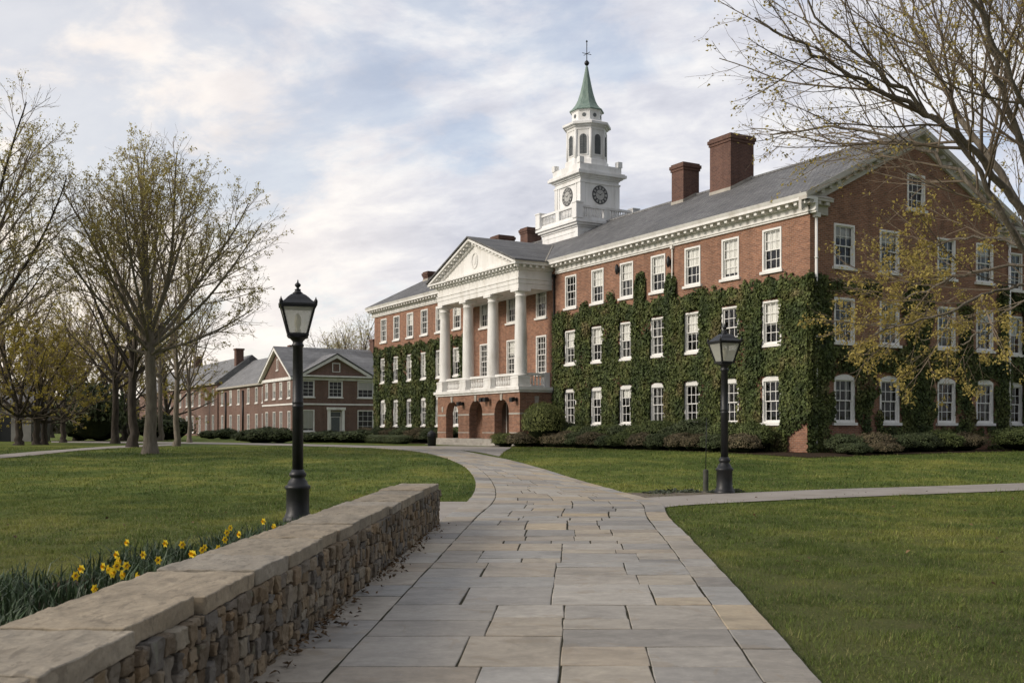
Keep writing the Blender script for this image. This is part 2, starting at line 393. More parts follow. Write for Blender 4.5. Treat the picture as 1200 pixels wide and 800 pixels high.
# ------------------------------------------------------------------ lawn sheet
def lawn_material():
    m, t, p, out = new_mat('lawn')
    tc = t.n('ShaderNodeTexCoord'); o = tc.outputs['Object']
    n1 = t.noise(o, 0.22, 6, 0.6, 0.4); n2 = t.noise(t.mapping(o, (1, .8, 1)), 0.9, 7, 0.72); n3 = t.noise(o, 28, 4, 0.7)
    c = t.ramp([(0.36, (0.050, 0.080, 0.017)), (0.5, (0.105, 0.138, 0.030)), (0.62, (0.215, 0.218, 0.050))], t.math('ADD', t.math('MULTIPLY', n1, 0.55), t.math('MULTIPLY', n2, 0.45)))
    c = t.mix(c, (0.15, 0.135, 0.06), t.math('MULTIPLY', t.math('GREATER_THAN', t.noise(o, 0.9, 5, 0.7), 0.62), 0.35))
    sp_ = t.n('ShaderNodeSeparateXYZ'); t.l(o, sp_.inputs[0]); nr_ = t.n('ShaderNodeMapRange'); t.l(sp_.outputs[1], nr_.inputs[0]); nr_.inputs[1].default_value = 11; nr_.inputs[2].default_value = 24; nr_.inputs[3].default_value = .5; nr_.inputs[4].default_value = 0
    c = t.mix(c, (0.085, 0.068, 0.038), nr_.outputs[0])
    h = t.n('ShaderNodeHueSaturation'); t.l(c, h.inputs['Color']); t.l(t.math('MULTIPLY_ADD', t.math('ADD', t.math('MULTIPLY', n3, .6), t.math('MULTIPLY', t.noise(o, 90, 3, .8), .4)), 1.4, 0.3), h.inputs['Value'])
    t.l(h.outputs[0], p.inputs['Base Color']); p.inputs['Roughness'].default_value = 0.9; p.inputs['Specular IOR Level'].default_value = 0.1
    b = t.n('ShaderNodeBump'); b.inputs['Strength'].default_value = 0.8; b.inputs['Distance'].default_value = 0.05
    t.l(t.math('ADD', n3, t.noise(o, 6, 4)), b.inputs['Height']); t.l(b.outputs[0], p.inputs['Normal'])
    return m
M['lawn'] = lawn_material()
xs = [-3000, -1200, -500, -200, -100, -60] + list(range(-40, 41, 8)) + [60, 100, 200, 500, 1200, 3000]
ys = [-60, -20, -5, 0, 5, 10, 15, 20] + list(range(22, 48)) + [60, 90, 130, 200, 400, 900, 2000, 4000]
V = np.array([(x, y, ground(y)) for y in ys for x in xs]); nx = len(xs)
F = np.array([(j * nx + i, j * nx + i + 1, (j + 1) * nx + i + 1, (j + 1) * nx + i) for j in range(len(ys) - 1) for i in range(nx - 1)])
tag(link('ground', np_mesh('ground', V, [F], [M['lawn']], smooth=True)), kind='structure')

# ------------------------------------------------------------------ paths
def cr_spline(P, n):
    """Catmull-Rom samples through the points P, n per span."""
    P = [Vector(p) for p in P]; P = [2 * P[0] - P[1]] + P + [2 * P[-1] - P[-2]]
    out = []
    for i in range(1, len(P) - 2):
        a, b, c, d = P[i - 1:i + 3]
        for k in range(n):
            u = k / n
            out.append(0.5 * ((2 * b) + (c - a) * u + (2 * a - 5 * b + 4 * c - d) * u * u + (3 * b - a - 3 * c + d) * u ** 3))
    out.append(P[-2]); return out

def xy(px, py): return at(px, py)[:2]
Lp = [(-1.79, 0.5), (-1.66, 4.0), (-1.485, 8.5), (-1.29, 13.5), (-1.12, 17.5), (-0.92, 21.5), xy(557, 572), xy(553, 556), xy(538, 543.5), xy(510, 533.5), xy(470, 527.5), xy(425, 524.2)]
Rp = [(1.28, 0.5), (1.62, 4.0), (2.0, 8.5), (2.38, 13.5), (2.64, 17.5), xy(772, 590), xy(727, 577), xy(680, 564), xy(640, 551.5), xy(598, 540), xy(556, 531.5), xy(512, 525.0)]
LS = cr_spline([(*p, 0) for p in Lp], 24); RS = cr_spline([(*p, 0) for p in Rp], 24)
NS = len(LS)
cum = [0.0]
for i in range(1, NS): cum.append(cum[-1] + ((LS[i] + RS[i]) / 2 - (LS[i - 1] + RS[i - 1]) / 2).length)
cum = np.array(cum); LX = np.array(LS); RX = np.array(RS)
def edges(s):
    l = np.array([np.interp(s, cum, LX[:, k]) for k in (0, 1)]); r = np.array([np.interp(s, cum, RX[:, k]) for k in (0, 1)])
    return l, r
def strip_pt(s, u, dz):
    """s metres along; u metres from the left edge (0..3) scaled with the width."""
    l, r = edges(s); p = l + (r - l) * (u / 3.4)
    return (float(p[0]), float(p[1]), ground(float(p[1])) + dz)
prn = random.Random(21)
rects = []
def split(s0, s1, u0, u1, rng, amin, force=0):
    ds, du = s1 - s0, u1 - u0
    if force <= 0 and (ds * du < amin or (ds < 0.75 and du < 1.1) or (ds * du < 0.9 and rng.random() < 0.5)) and ds / du < 1.9 and du / ds < 2.1:
        rects.append((s0, s1, u0, u1)); return
    k = rng.uniform(0.33, 0.67)
    if (du > ds * 0.82 and not (rng.random() < 0.22 and ds > 0.8)) or ds < 0.55:
        if du < 0.6: rects.append((s0, s1, u0, u1)); return
        m = u0 + du * k; split(s0, s1, u0, m, rng, amin, force - 1); split(s0, s1, m, u1, rng, amin, force - 1)
    else:
        if ds < 0.6: rects.append((s0, s1, u0, u1)); return
        m = s0 + ds * k; split(s0, m, u0, u1, rng, amin, force - 1); split(m, s1, u0, u1, rng, amin, force - 1)
TOT = float(cum[-1]); s = 0.0
while s < TOT - 1:
    e = min(TOT, s + prn.uniform(3.4, 5.0))
    split(s, e, 0.48, 3.06, prn, 0.55); s = e
for (u0, u1, a, b) in ((0.0, 0.48, 0.5, 1.15), (3.06, 3.4, 0.6, 1.2)):
    s = 0.0
    while s < TOT - 0.2:
        e = min(TOT, s + prn.uniform(a, b)); rects.append((s, e, u0, u1)); s = e
mb = MB()
for (s0, s1, u0, u1) in rects:
    g = 0.006 if s0 < 14 else 0.009; gs = 0.010 if s0 < 10 else 0.013
    n = max(1, int((s1 - s0) / 0.5)) if s0 > 18 else max(1, int((s1 - s0) / 0.8))
    dz = 0.038 + prn.uniform(-0.002, 0.002); t1 = prn.uniform(-0.002, 0.002); t2 = prn.uniform(-0.002, 0.002)
    jit = [prn.uniform(-0.007, 0.007) for _ in range(4)]; n = max(n, 3) if s0 < 16 else n
    rows = []
    for i in range(n + 1):
        k = i / n; ss = s0 + gs + (s1 - s0 - 2 * gs) * k
        ua = u0 + g + jit[0] * (1 - k) + jit[1] * k; ub = u1 - g + jit[2] * (1 - k) + jit[3] * k
        h = dz + t1 * (k - 0.5)
        if 0 < i < n: ua += prn.uniform(-.004, .004); ub += prn.uniform(-.004, .004)
        rows.append((ss, ua, ub, h))
    vs = []; fs = []
    b = 0.006
    for i, (ss, ua, ub, h) in enumerate(rows):
        si = ss + (b if i == 0 else (-b if i == n else 0))
        vs += [strip_pt(ss, ua, h - 0.03), strip_pt(ss, ua, h - b * 0.7), strip_pt(si, ua + b, h - t2), strip_pt(si, ub - b, h + t2), strip_pt(ss, ub, h - b * 0.7), strip_pt(ss, ub, h - 0.03)]
    for i in range(n):
        for k in range(5): fs.append((i * 6 + k, i * 6 + k + 1, (i + 1) * 6 + k + 1, (i + 1) * 6 + k))
    e = n * 6
    fs += [(0, 5, 4, 1), (1, 4, 3, 2), (e, e + 1, e + 4, e + 5), (e + 1, e + 2, e + 3, e + 4)]
    mb.add(vs, fs)
def flag_material():
    m, t, p, out = new_mat('flagstone')
    tc = t.n('ShaderNodeTexCoord'); o = tc.outputs['Object']
    g = t.n('ShaderNodeNewGeometry').outputs['Random Per Island']
    c = t.ramp([(0.0, (0.19, 0.18, 0.165)), (0.12, (0.32, 0.278, 0.215)), (0.24, (0.235, 0.225, 0.208)), (0.36, (0.33, 0.265, 0.175)), (0.48, (0.255, 0.24, 0.215)), (0.6, (0.175, 0.166, 0.152)), (0.7, (0.31, 0.255, 0.185)), (0.8, (0.235, 0.23, 0.215)), (0.9, (0.32, 0.295, 0.255)), (1.0, (0.255, 0.225, 0.185))], g)
    off = t.n('ShaderNodeVectorMath', operation='ADD'); t.l(o, off.inputs[0]); cm = t.n('ShaderNodeCombineXYZ'); t.l(t.math('MULTIPLY', g, 91.0), cm.inputs[0]); t.l(t.math('MULTIPLY', g, 47.0), cm.inputs[1]); t.l(cm.outputs[0], off.inputs[1])
    ov = off.outputs[0]
    n1 = t.noise(t.mapping(ov, (1, 1.5, 1), (0, 0, 0.5)), 2.4, 10, 0.7, 0.9); n2 = t.noise(ov, 14, 6, 0.7); n3 = t.noise(o, 0.5, 4)
    v = t.math('MULTIPLY', t.math('MULTIPLY_ADD', n1, 1.2, 0.5), t.math('MULTIPLY_ADD', n2, 0.8, 0.64))
    v = t.math('MULTIPLY', v, t.math('MULTIPLY_ADD', n3, 0.4, 0.8))
    h = t.n('ShaderNodeHueSaturation'); t.l(c, h.inputs['Color']); t.l(v, h.inputs['Value'])
    c = t.mix(h.outputs[0], (0.23, 0.17, 0.10), t.math('MULTIPLY', t.math('GREATER_THAN', t.noise(ov, 2.3, 7, 0.6, 1.0), 0.6), 0.25))
    sm_ = t.n('ShaderNodeMapRange'); sm_.interpolation_type = 'SMOOTHSTEP'; t.l(t.noise(o, 1.1, 9, 0.68, 0.6), sm_.inputs[0]); sm_.inputs[1].default_value = 0.52; sm_.inputs[2].default_value = 0.66
    c = t.mix(c, (0.10, 0.094, 0.078), t.math('MULTIPLY', sm_.outputs[0], 0.30))
    c = t.mix(c, (0.36, 0.35, 0.32), t.math('MULTIPLY', t.math('GREATER_THAN', t.noise(o, 34, 3, 0.5), 0.69), 0.5))
    t.l(c, p.inputs['Base Color']); p.inputs['Specular IOR Level'].default_value = 0.3
    t.l(t.math('MULTIPLY_ADD', n2, 0.3, 0.5), p.inputs['Roughness'])
    b = t.n('ShaderNodeBump'); b.inputs['Strength'].default_value = 0.35; b.inputs['Distance'].default_value = 0.012
    t.l(t.math('ADD', n1, t.math('MULTIPLY', n2, 0.7)), b.inputs['Height']); t.l(b.outputs[0], p.inputs['Normal'])
    return m
M['flag'] = flag_material()
pth = mb.build('path', M['flag']); tag(pth, kind='structure'); fix_normals(pth)
M['joint'] = pmat('joint_soil', [(0.3, (0.022, 0.021, 0.013)), (0.7, (0.055, 0.05, 0.034))], 7, 0.95, 0.05, 0.5, 40)
M['concrete'] = pmat('pale_concrete', [(0.25, (0.26, 0.235, 0.205)), (0.7, (0.36, 0.33, 0.295))], 1.1, 0.85, 0.15, 0.3, 40)
M['mulch'] = pmat('mulch', [(0.3, (0.03, 0.022, 0.016)), (0.7, (0.07, 0.05, 0.034))], 9, 0.95, 0.05, 1.0, 25)
M['gravel'] = pmat('worn_soil', [(0.3, (0.11, 0.09, 0.065)), (0.7, (0.22, 0.195, 0.16))], 6, 0.95, 0.05, 1.0, 40)

def sheet(name, left, right, mat, dz, n=10, kind='structure'):
    A = cr_spline([(p[0], p[1], 0) for p in left], n); B = cr_spline([(p[0], p[1], 0) for p in right], n)
    vs = []
    for a, b in zip(A, B):
        for k in range(5):
            q = a + (b - a) * (k / 4); vs.append((q.x, q.y, ground(q.y) + dz))
    F = np.array([(i * 5 + k, i * 5 + k + 1, (i + 1) * 5 + k + 1, (i + 1) * 5 + k) for i in range(len(A) - 1) for k in range(4)])
    o = link(name, np_mesh(name, np.array(vs), [F], [mat], smooth=True)); tag(o, kind=kind); fix_normals(o)
    if o.data.polygons[0].normal.z < 0: o.data.flip_normals()
    return o
sheet('path_bed', [strip_pt(s, 0.01, 0)[:2] for s in np.linspace(0, TOT, 60)], [strip_pt(s, 3.39, 0)[:2] for s in np.linspace(0, TOT, 60)], M['joint'], 0.0325, 3)
CU = [(700, 571.5), (735, 583.5), (790, 582), (850, 579), (930, 575.5), (1000, 573), (1100, 570), (1200, 566.5), (1340, 562)]
CL = [(705, 592), (760, 596.5), (800, 593), (850, 590), (930, 586), (1000, 583), (1100, 579), (1200, 575), (1340, 569)]
sheet('cross_path', [xy(*p) for p in CU], [xy(*p) for p in CL], M['concrete'], 0.021)
sheet('apron_path', [(-2.6, 16.5), (-2.6, 19), (-2.4, 21.6)], [(-0.9, 16.5), (-0.88, 19), (-0.8, 21.6)], M['concrete'], 0.009)
sheet('side_path', [xy(500, 523), xy(440, 522.3), xy(350, 520.3), xy(217, 518), xy(60, 517)], [xy(520, 526), xy(440, 525.2), xy(350, 522.6), xy(217, 520), xy(60, 518.6)], M['concrete'], 0.021)
sheet('lawn_path', [xy(-60, 538), xy(0, 533), xy(60, 528), xy(130, 523), xy(200, 520)], [xy(-60, 543), xy(0, 537.2), xy(60, 531.5), xy(130, 525.6), xy(210, 521.6)], M['concrete'], 0.021)
sheet('forecourt', [xy(470, 523.2), xy(530, 522.6), xy(600, 524.2)], [xy(490, 527), xy(540, 528), xy(585, 535)], M['concrete'], 0.017)
sheet('worn_verge', [xy(722, 577), xy(760, 577.5), xy(800, 576.5), xy(850, 574)], [xy(730, 584.5), xy(770, 583.5), xy(810, 581.5), xy(862, 578.5)], M['gravel'], 0.012)
# ------------------------------------------------------------------ building kit
def wall_holes(mb, O, U, N, w, z0, z1, holes, depth=0.2, mi=0):
    """Vertical wall from O along U (unit, horizontal), outward normal N; holes (u0, z0, u1, z1) get reveals."""
    O = Vector(O); U = Vector(U); N = Vector(N)
    P = lambda u, z, d=0.0: tuple(O + U * u - N * d + Vector((0, 0, z)))
    us = sorted({0.0, w, *[h[0] for h in holes], *[h[2] for h in holes]})
    zs = sorted({z0, z1, *[h[1] for h in holes], *[h[3] for h in holes]})
    flip = U.cross(Vector((0, 0, 1))).dot(N) < 0
    def q(a, b, c, d):
        mb.quad(*((a, b, c, d) if not flip else (d, c, b, a)), mi)
    for i in range(len(us) - 1):
        for j in range(len(zs) - 1):
            cu, cz = (us[i] + us[i + 1]) / 2, (zs[j] + zs[j + 1]) / 2
            if any(h[0] < cu < h[2] and h[1] < cz < h[3] for h in holes): continue
            q(P(us[i], zs[j]), P(us[i + 1], zs[j]), P(us[i + 1], zs[j + 1]), P(us[i], zs[j + 1]))
    for (a, b, c, d) in holes:
        q(P(a, b), P(c, b), P(c, b, depth), P(a, b, depth)); q(P(a, d, depth), P(c, d, depth), P(c, d), P(a, d))
        q(P(a, b), P(a, b, depth), P(a, d, depth), P(a, d)); q(P(c, b, depth), P(c, b), P(c, d), P(c, d, depth))

WIN = {}
def window_meshes(w, h, arched=False, cols=3, rows=4):
    """Double-hung sash, origin at the bottom centre of the opening, outward = -y."""
    k = (w, h, arched, cols, rows)
    if k in WIN: return WIN[k]
    f = MB(); c = 0.085; hw = w / 2
    f.box(-hw, -hw + c, -0.035, 0.12, 0, h); f.box(hw - c, hw, -0.035, 0.12, 0, h)
    f.box(-hw + c, hw - c, -0.035, 0.12, h - c, h); f.box(-hw + c, hw - c, -0.02, 0.12, 0, c * 0.8)
    if arched:                                   # shallow segmental head
        n = 8; rise = 0.16
        pts = [(-hw, -0.037, h)] + [(-hw + w * i / n, -0.037, h + rise * (1 - (2 * i / n - 1) ** 2)) for i in range(1, n)] + [(hw, -0.037, h)]
        f.prism(pts, (0, 0.06, 0))
    x0, x1, za, zb = -hw + c, hw - c, c * 0.8, h - c
    zm = (za + zb) / 2
    for (a, b, y) in ((zm - 0.02, zb, 0.045), (za, zm + 0.02, 0.08)):      # upper sash in front of the lower
        r = 0.045
        f.box(x0, x0 + r, y, y + 0.035, a, b); f.box(x1 - r, x1, y, y + 0.035, a, b)
        f.box(x0 + r, x1 - r, y, y + 0.035, b - r, b); f.box(x0 + r, x1 - r, y, y + 0.035, a, a + r)
        for i in range(1, cols):
            x = x0 + (x1 - x0) * i / cols; f.box(x - 0.014, x + 0.014, y + 0.002, y + 0.03, a + r, b - r)
        for j in range(1, rows // 2):
            z = a + (b - a) * j / (rows // 2)
            for i in range(cols):
                xa = x0 + (x1 - x0) * i / cols + (0.014 if i else r); xb = x0 + (x1 - x0) * (i + 1) / cols - (0.014 if i < cols - 1 else r)
                f.box(xa, xb, y + 0.004, y + 0.028, z - 0.014, z + 0.014)
    g = MB()
    for (a, b, y) in ((zm, zb - 0.03, 0.066), (za + 0.03, zm, 0.1)):
        g.quad((x0 + 0.03, y, a), (x1 - 0.03, y, a), (x1 - 0.03, y, b), (x0 + 0.03, y, b))
    s = MB(); s.box(-hw - 0.1, hw + 0.1, -0.11, 0.05, -0.12, -0.002)
    bl = MB(); n = 8                             # roller blind, slightly waved
    for i in range(n):
        xa, xb = x0 + (x1 - x0) * i / n, x0 + (x1 - x0) * (i + 1) / n
        bl.quad((xa, 0.15 + 0.004 * (i % 2), -1), (xb, 0.15 + 0.004 * ((i + 1) % 2), -1), (xb, 0.15 + 0.004 * ((i + 1) % 2), 0), (xa, 0.15 + 0.004 * (i % 2), 0))
    WIN[k] = (f.mesh('window', M['sash']), g.mesh('pane', M['glass']), s.mesh('sill', M['white']), bl.mesh('blind', M['blind']), zb, za)
    return WIN[k]

wr = random.Random(5)
def add_window(parent, x, y, z, rz, w, h, arched=False, blind=None, cols=3, rows=4, sill=True, curtain=False):
    f, g, s, b, zb, za = window_meshes(w, h, arched, cols, rows)
    o = link('window', f, parent, (x, y, z), rz)
    link('pane', g, o)
    if sill: link('sill', s, o)
    if blind:
        bo = link('blind', b, o, (0, 0, zb)); bo.scale = (1, 1, (zb - za) * blind)
    if curtain:
        for sx in (-1, 1):
            cm = MB(); n = 6; ww = w * 0.24
            for i in range(n):
                xa = sx * (w / 2 - 0.1) - sx * ww * i / n; xb = sx * (w / 2 - 0.1) - sx * ww * (i + 1) / n
                cm.quad((xa, 0.19 + 0.03 * (i % 2), za), (xb, 0.19 + 0.03 * ((i + 1) % 2), za), (xb, 0.19 + 0.03 * ((i + 1) % 2), zb), (xa, 0.19 + 0.03 * (i % 2), zb))
            cm.build('curtain', M['curtain'], o)
    return o

def modillions(mb, P, d, L, n_out, z0, z1, out, w, step, start=0.2):
    """Row of cornice brackets from P along d, sticking out along n_out."""
    P = Vector(P); d = Vector(d); q = Vector(n_out); s = start
    while s < L - w:
        a = P + d * s; b = a + d * w
        pts = [(a.x, a.y, z0), (b.x, b.y, z0), (b.x, b.y, z1), (a.x, a.y, z1)]
        mb.prism(pts, tuple(q * out)); s += step

# ------------------------------------------------------------------ the main hall
A30 = R(30)
HC = (12.25, 42.9)                       # ivy corner; local x runs along the gable end, local y along the front
ZB = 0.5
hall = empty('college_hall', (HC[0], HC[1], ZB), A30)
tag(hall, 'long three-storey red brick hall with white clock tower, columned portico and ivy walls', 'building')
def hl(x, y):                            # hall local -> world
    c, s = math.cos(A30), math.sin(A30)
    return (HC[0] + x * c - y * s, HC[1] + x * s + y * c)
def hp(mb, name, mats, parent=None, fix=True):
    """Part of the hall: its mesh is written with world heights."""
    o = mb.build(name, mats, parent or hall, (0, 0, -ZB) if parent is None else (0, 0, 0))
    if fix: fix_normals(o)
    return o
LEN, WID = 46.4, 13.1
ZS = [(1.79, 3.66), (5.16, 7.03), (8.31, 10.12)]     # sill and head of the three rows
ww = 1.14
T_R = [2.17 + 2.62 * k for k in range(7)]
T_P = [21.05, 24.55, 28.05]
T_L = [31.9, 34.6, 37.07, 39.54, 42.01, 44.48]
ZE = 10.42
holes = []
for row, (a, b) in enumerate(ZS):
    for tt in T_R + T_L: holes.append((tt - ww / 2, a, tt + ww / 2, b))
    if row: 
        for tt in T_P: holes.append((tt - ww / 2, 4.75 if row == 1 else 8.05, tt + ww / 2, 7.0 if row == 1 else 9.75))
    else: holes.append((24.3, 0.98, 26.1, 3.3))
mb = MB()
wall_holes(mb, (0, 0, 0), (0, 1, 0), (-1, 0, 0), LEN, 0.2, ZE + 0.5, holes, 0.14)
hp(mb, 'front_wall', M['brick'], fix=False)
# gable end
VG = [1.98, 4.75, 8.5, 11.2]; wg = 1.22
gh = [(v - wg / 2, a, v + wg / 2, b) for v in VG for (a, b) in ZS]
PITCH = 0.5035; ZR = 14.75
roofz = lambda x: ZR - abs(x - WID / 2) * PITCH
mb = MB()
wall_holes(mb, (0, 0, 0), (1, 0, 0), (0, -1, 0), WID, 0.2, ZE + 0.5, gh, 0.14)
a0, a1, az0, az1 = WID / 2 - 0.66, WID / 2 + 0.5, 11.2, 12.75
e = ZE + 0.5; dz = 0.16
mb.poly([(0, 0, e), (a0, 0, e), (a0, 0, roofz(a0) - dz), (0, 0, roofz(0) - dz)])
mb.poly([(a1, 0, e), (WID, 0, e), (WID, 0, roofz(WID) - dz), (a1, 0, roofz(a1) - dz)])
mb.poly([(a0, 0, e), (a1, 0, e), (a1, 0, az0), (a0, 0, az0)])
mb.poly([(a0, 0, az1), (a1, 0, az1), (a1, 0, roofz(a1) - dz), (WID / 2, 0, ZR - dz), (a0, 0, roofz(a0) - dz)])
d = 0.14
mb.quad((a0, 0, az0), (a1, 0, az0), (a1, d, az0), (a0, d, az0)); mb.quad((a0, d, az1), (a1, d, az1), (a1, 0, az1), (a0, 0, az1))
mb.quad((a0, 0, az0), (a0, d, az0), (a0, d, az1), (a0, 0, az1)); mb.quad((a1, d, az0), (a1, 0, az0), (a1, 0, az1), (a1, d, az1))
hp(mb, 'gable_wall', M['brick'], fix=False)
mb = MB()
mb.poly([(WID, 0, 0.2), (WID, LEN, 0.2), (WID, LEN, ZE + 0.5), (WID, 0, ZE + 0.5)])
mb.poly([(0, LEN, 0.2), (WID, LEN, 0.2), (WID, LEN, roofz(WID) - dz), (WID / 2, LEN, ZR - dz), (0, LEN, roofz(0) - dz)])
hp(mb, 'rear_wall', M['brick'], fix=False)
mb = MB()                               # floors and a spine wall inside, seen dimly through the panes
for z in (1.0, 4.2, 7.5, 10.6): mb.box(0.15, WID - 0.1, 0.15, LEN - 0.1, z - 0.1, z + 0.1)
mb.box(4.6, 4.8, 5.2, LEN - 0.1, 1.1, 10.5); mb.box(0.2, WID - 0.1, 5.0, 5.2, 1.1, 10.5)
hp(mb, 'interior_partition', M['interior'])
# roof
mb = MB(); ov = 0.62; og = 0.42; th = 0.13
xe0, xe1 = -ov, WID + ov
for sx in (0, 1):
    xa = xe0 if sx == 0 else xe1; za = roofz(xa)
    xm = WID / 2
    pts = [(xa, -og, za), (xm, -og, ZR), (xm, -og, ZR - th), (xa, -og, za - th)]
    mb.prism(pts, (0, LEN + 2 * og, 0))
hp(mb, 'roof', M['slate'])
mb = MB(); mb.tube((WID / 2, -og - 0.01, ZR + 0.02), (WID / 2, LEN + og, ZR + 0.02), 0.09, n=8); hp(mb, 'ridge_cap', M['slate_far'])
# cornice along the front, returns and rakes
zt = roofz(-ov) - th
def eave(mb, y0, y1):
    mb.box(-0.09, 0.02, y0, y1, 10.36, 10.72); mb.box(-0.14, -0.088, y0, y1, 10.44, 10.50)
    mb.box(-0.20, 0.02, y0, y1, 10.722, zt - 0.16)
    mb.box(-0.60, 0.02, y0, y1, zt - 0.158, zt - 0.05)
    mb.prism([(-0.60, y0, zt - 0.048), (-0.68, y0, zt + 0.10), (-0.60, y0, zt + 0.10), (-0.5, y0, zt - 0.048)], (0, y1 - y0, 0))
    modillions(mb, (-0.198, y0, 0), (0, 1, 0), y1 - y0, (-1, 0, 0), zt - 0.30, zt - 0.162, 0.3, 0.17, 0.47)
for ya_, yb_ in ((-0.42, 19.4), (30.8, LEN + 0.4)):
    mb = MB(); eave(mb, ya_, yb_); hp(mb, 'cornice', M['white'])
mb = MB()
for (xa, xb) in ((-0.09, 0.95), (WID - 0.95, WID + 0.09)):        # returns on the gable end
    mb.box(xa, xb, -0.09, 0.02, 10.36, 10.72)
    xo = (xa - 0.5, xb) if xa < 1 else (xa, xb + 0.5)
    mb.box(xo[0], xo[1], -0.40, 0.02, zt - 0.158, zt - 0.05); mb.box(xa, xb, -0.2, 0.02, 10.722, zt - 0.16)
    mb.prism([(xo[0], -0.42, zt - 0.048), (xo[1], -0.42, zt - 0.048), (xo[1], 0.0, zt + 0.16), (xo[0], 0.0, zt + 0.16)], (0, 0, 0.03))
    modillions(mb, (xo[0], -0.198, 0), (1, 0, 0), xo[1] - xo[0], (0, -1, 0), zt - 0.30, zt - 0.162, 0.18, 0.17, 0.47)
for sx in (-1, 1):
    for (y0, y1, d0, d1) in ((-0.40, 0.02, th + 0.002, th + 0.16), (-0.13, 0.02, th + 0.162, th + 0.56), (-0.44, -0.422, -0.01, th + 0.10)):
        xm = WID / 2; xa = -0.62 if sx < 0 else WID + 0.62
        mb.prism([(xa, y0, roofz(xa) - d0), (xm, y0, ZR - d0), (xm, y0, ZR - d1), (xa, y0, roofz(xa) - d1)], (0, y1 - y0, 0))
    s = 0.5
    while s < 6.6:                       # rake brackets
        x = WID / 2 + sx * s; zc = roofz(x) - th - 0.162
        mb.box(x - 0.085, x + 0.085, -0.32, -0.132, zc - 0.16, zc); s += 0.47
hp(mb, 'gable_trim', M['trim'])
# windows of the front: several have their blinds half down
bl = {(0, 0): .0, (0, 2): .0}
for row, (a, b) in enumerate(ZS):
    for k, tt in enumerate(T_R):
        blind = (wr.choice([0, 0, 0, .25]) if row == 0 else wr.choice([.5, .55, .48, .52, .5, 0]) if row == 1 else wr.choice([.5, .52, .5, .9]))
        if row == 2 and k == 6: blind = 0
        add_window(hall, 0, tt, a - ZB, R(-90), ww, b - a, row == 0, blind, curtain=wr.random() < .3)
    for k, tt in enumerate(T_L):
        add_window(hall, 0, tt, a - ZB, R(-90), ww, b - a, row == 0, wr.choice([0, .5, .5, .3, .9]), curtain=wr.random() < .3)
    for v in VG:
        add_window(hall, v, 0, a - ZB, 0, wg, b - a, row == 0, wr.choice([0, 0, .3, .5]) if row else wr.choice([0, 0, .4]), curtain=wr.random() < .4)
for tt in T_P:
    add_window(hall, 0, tt, 4.75 - ZB, R(-90), ww, 2.25, False, wr.choice([.0, .4]), rows=6, curtain=True)
    add_window(hall, 0, tt, 8.05 - ZB, R(-90), ww, 1.7, False, wr.choice([.5, .5]))
add_window(hall, (a0 + a1) / 2, 0, az0 - ZB, 0, a1 - a0, az1 - az0, False, 0)
# downpipes
def pipe(x, y, z0, z1, mat, r=0.05, dx=0, dy=0, ptop=None):
    m = MB(); m.tube((x, y, z0), (x, y, z1), r, n=10)
    z = z0 + 0.5
    while z < z1: m.tube((x, y, z), (x, y, z + 0.05), r * 1.35, n=10); z += 1.9
    if ptop: m.tube((x, y, z1), ptop, r, n=10)
    m.box(x - r * 2, x + r * 2, y - r * 2, y + r * 2, z1 - 0.02, z1 + 0.16)
    hp(m, 'downpipe', mat)
pipe(0.28, -0.08, 0.45, 10.25, M['white'], 0.062)
pipe(WID - 0.15, -0.08, 0.45, 10.25, M['white'], 0.062)
pipe(-0.08, 8.85, 7.7, 10.25, M['white'], 0.04)
pipe(-0.08, 19.55, 0.9, 10.2, M['dark'], 0.05)
# chimneys
def chimney(x, y, sx, sy, z0, z1, cap=True):
    m = MB()
    m.box(x - sx, x + sx, y - sy, y + sy, z0, z1 - 0.42)
    m.box(x - sx - .05, x + sx + .05, y - sy - .05, y + sy + .05, z1 - 0.418, z1 - 0.28)
    m.box(x - sx - .10, x + sx + .10, y - sy - .10, y + sy + .10, z1 - 0.278, z1 - 0.1)
    m.box(x - sx - .03, x + sx + .03, y - sy - .03, y + sy + .03, z1 - 0.098, z1)
    o = hp(m, 'chimney', M['brick_chim'])
    f = MB()                              # lead flashing where it leaves the slates
    for (xa, xb, ya, yb) in ((x - sx - .03, x + sx + .03, y - sy - .03, y - sy - .002), (x - sx - .03, x - sx - .002, y - sy - .03, y + sy + .03)):
        zf = [roofz(xa) + 0.16, roofz(xb) + 0.16]
        if xb - xa > 0.1 and xa < WID / 2 < xb:
            f.prism([(xa, ya, roofz(xa) - .1), (WID / 2, ya, ZR - .1), (xb, ya, roofz(xb) - .1), (xb, ya, zf[1]), (WID / 2, ya, ZR + .16), (xa, ya, zf[0])], (0, yb - ya, 0))
        else:
            f.prism([(xa, ya, roofz(xa) - .2), (xb, ya, roofz(xb) - .2), (xb, ya, zf[1]), (xa, ya, zf[0])], (0, yb - ya, 0))
    f.build('flashing', M['stone'], o)
    return o
chimney(5.9, 11.3, 0.80, 0.82, 12.5, 17.0)
chimney(6.2, 15.5, 0.57, 0.52, 13, 16.55)
chimney(6.6, 37.4, 0.65, 0.65, 13, 16.0)
chimney(6.6, 33.2, 0.6, 0.5, 13, 15.9)
chimney(4.6, 45.6, 0.5, 0.45, 12.5, 14.25)
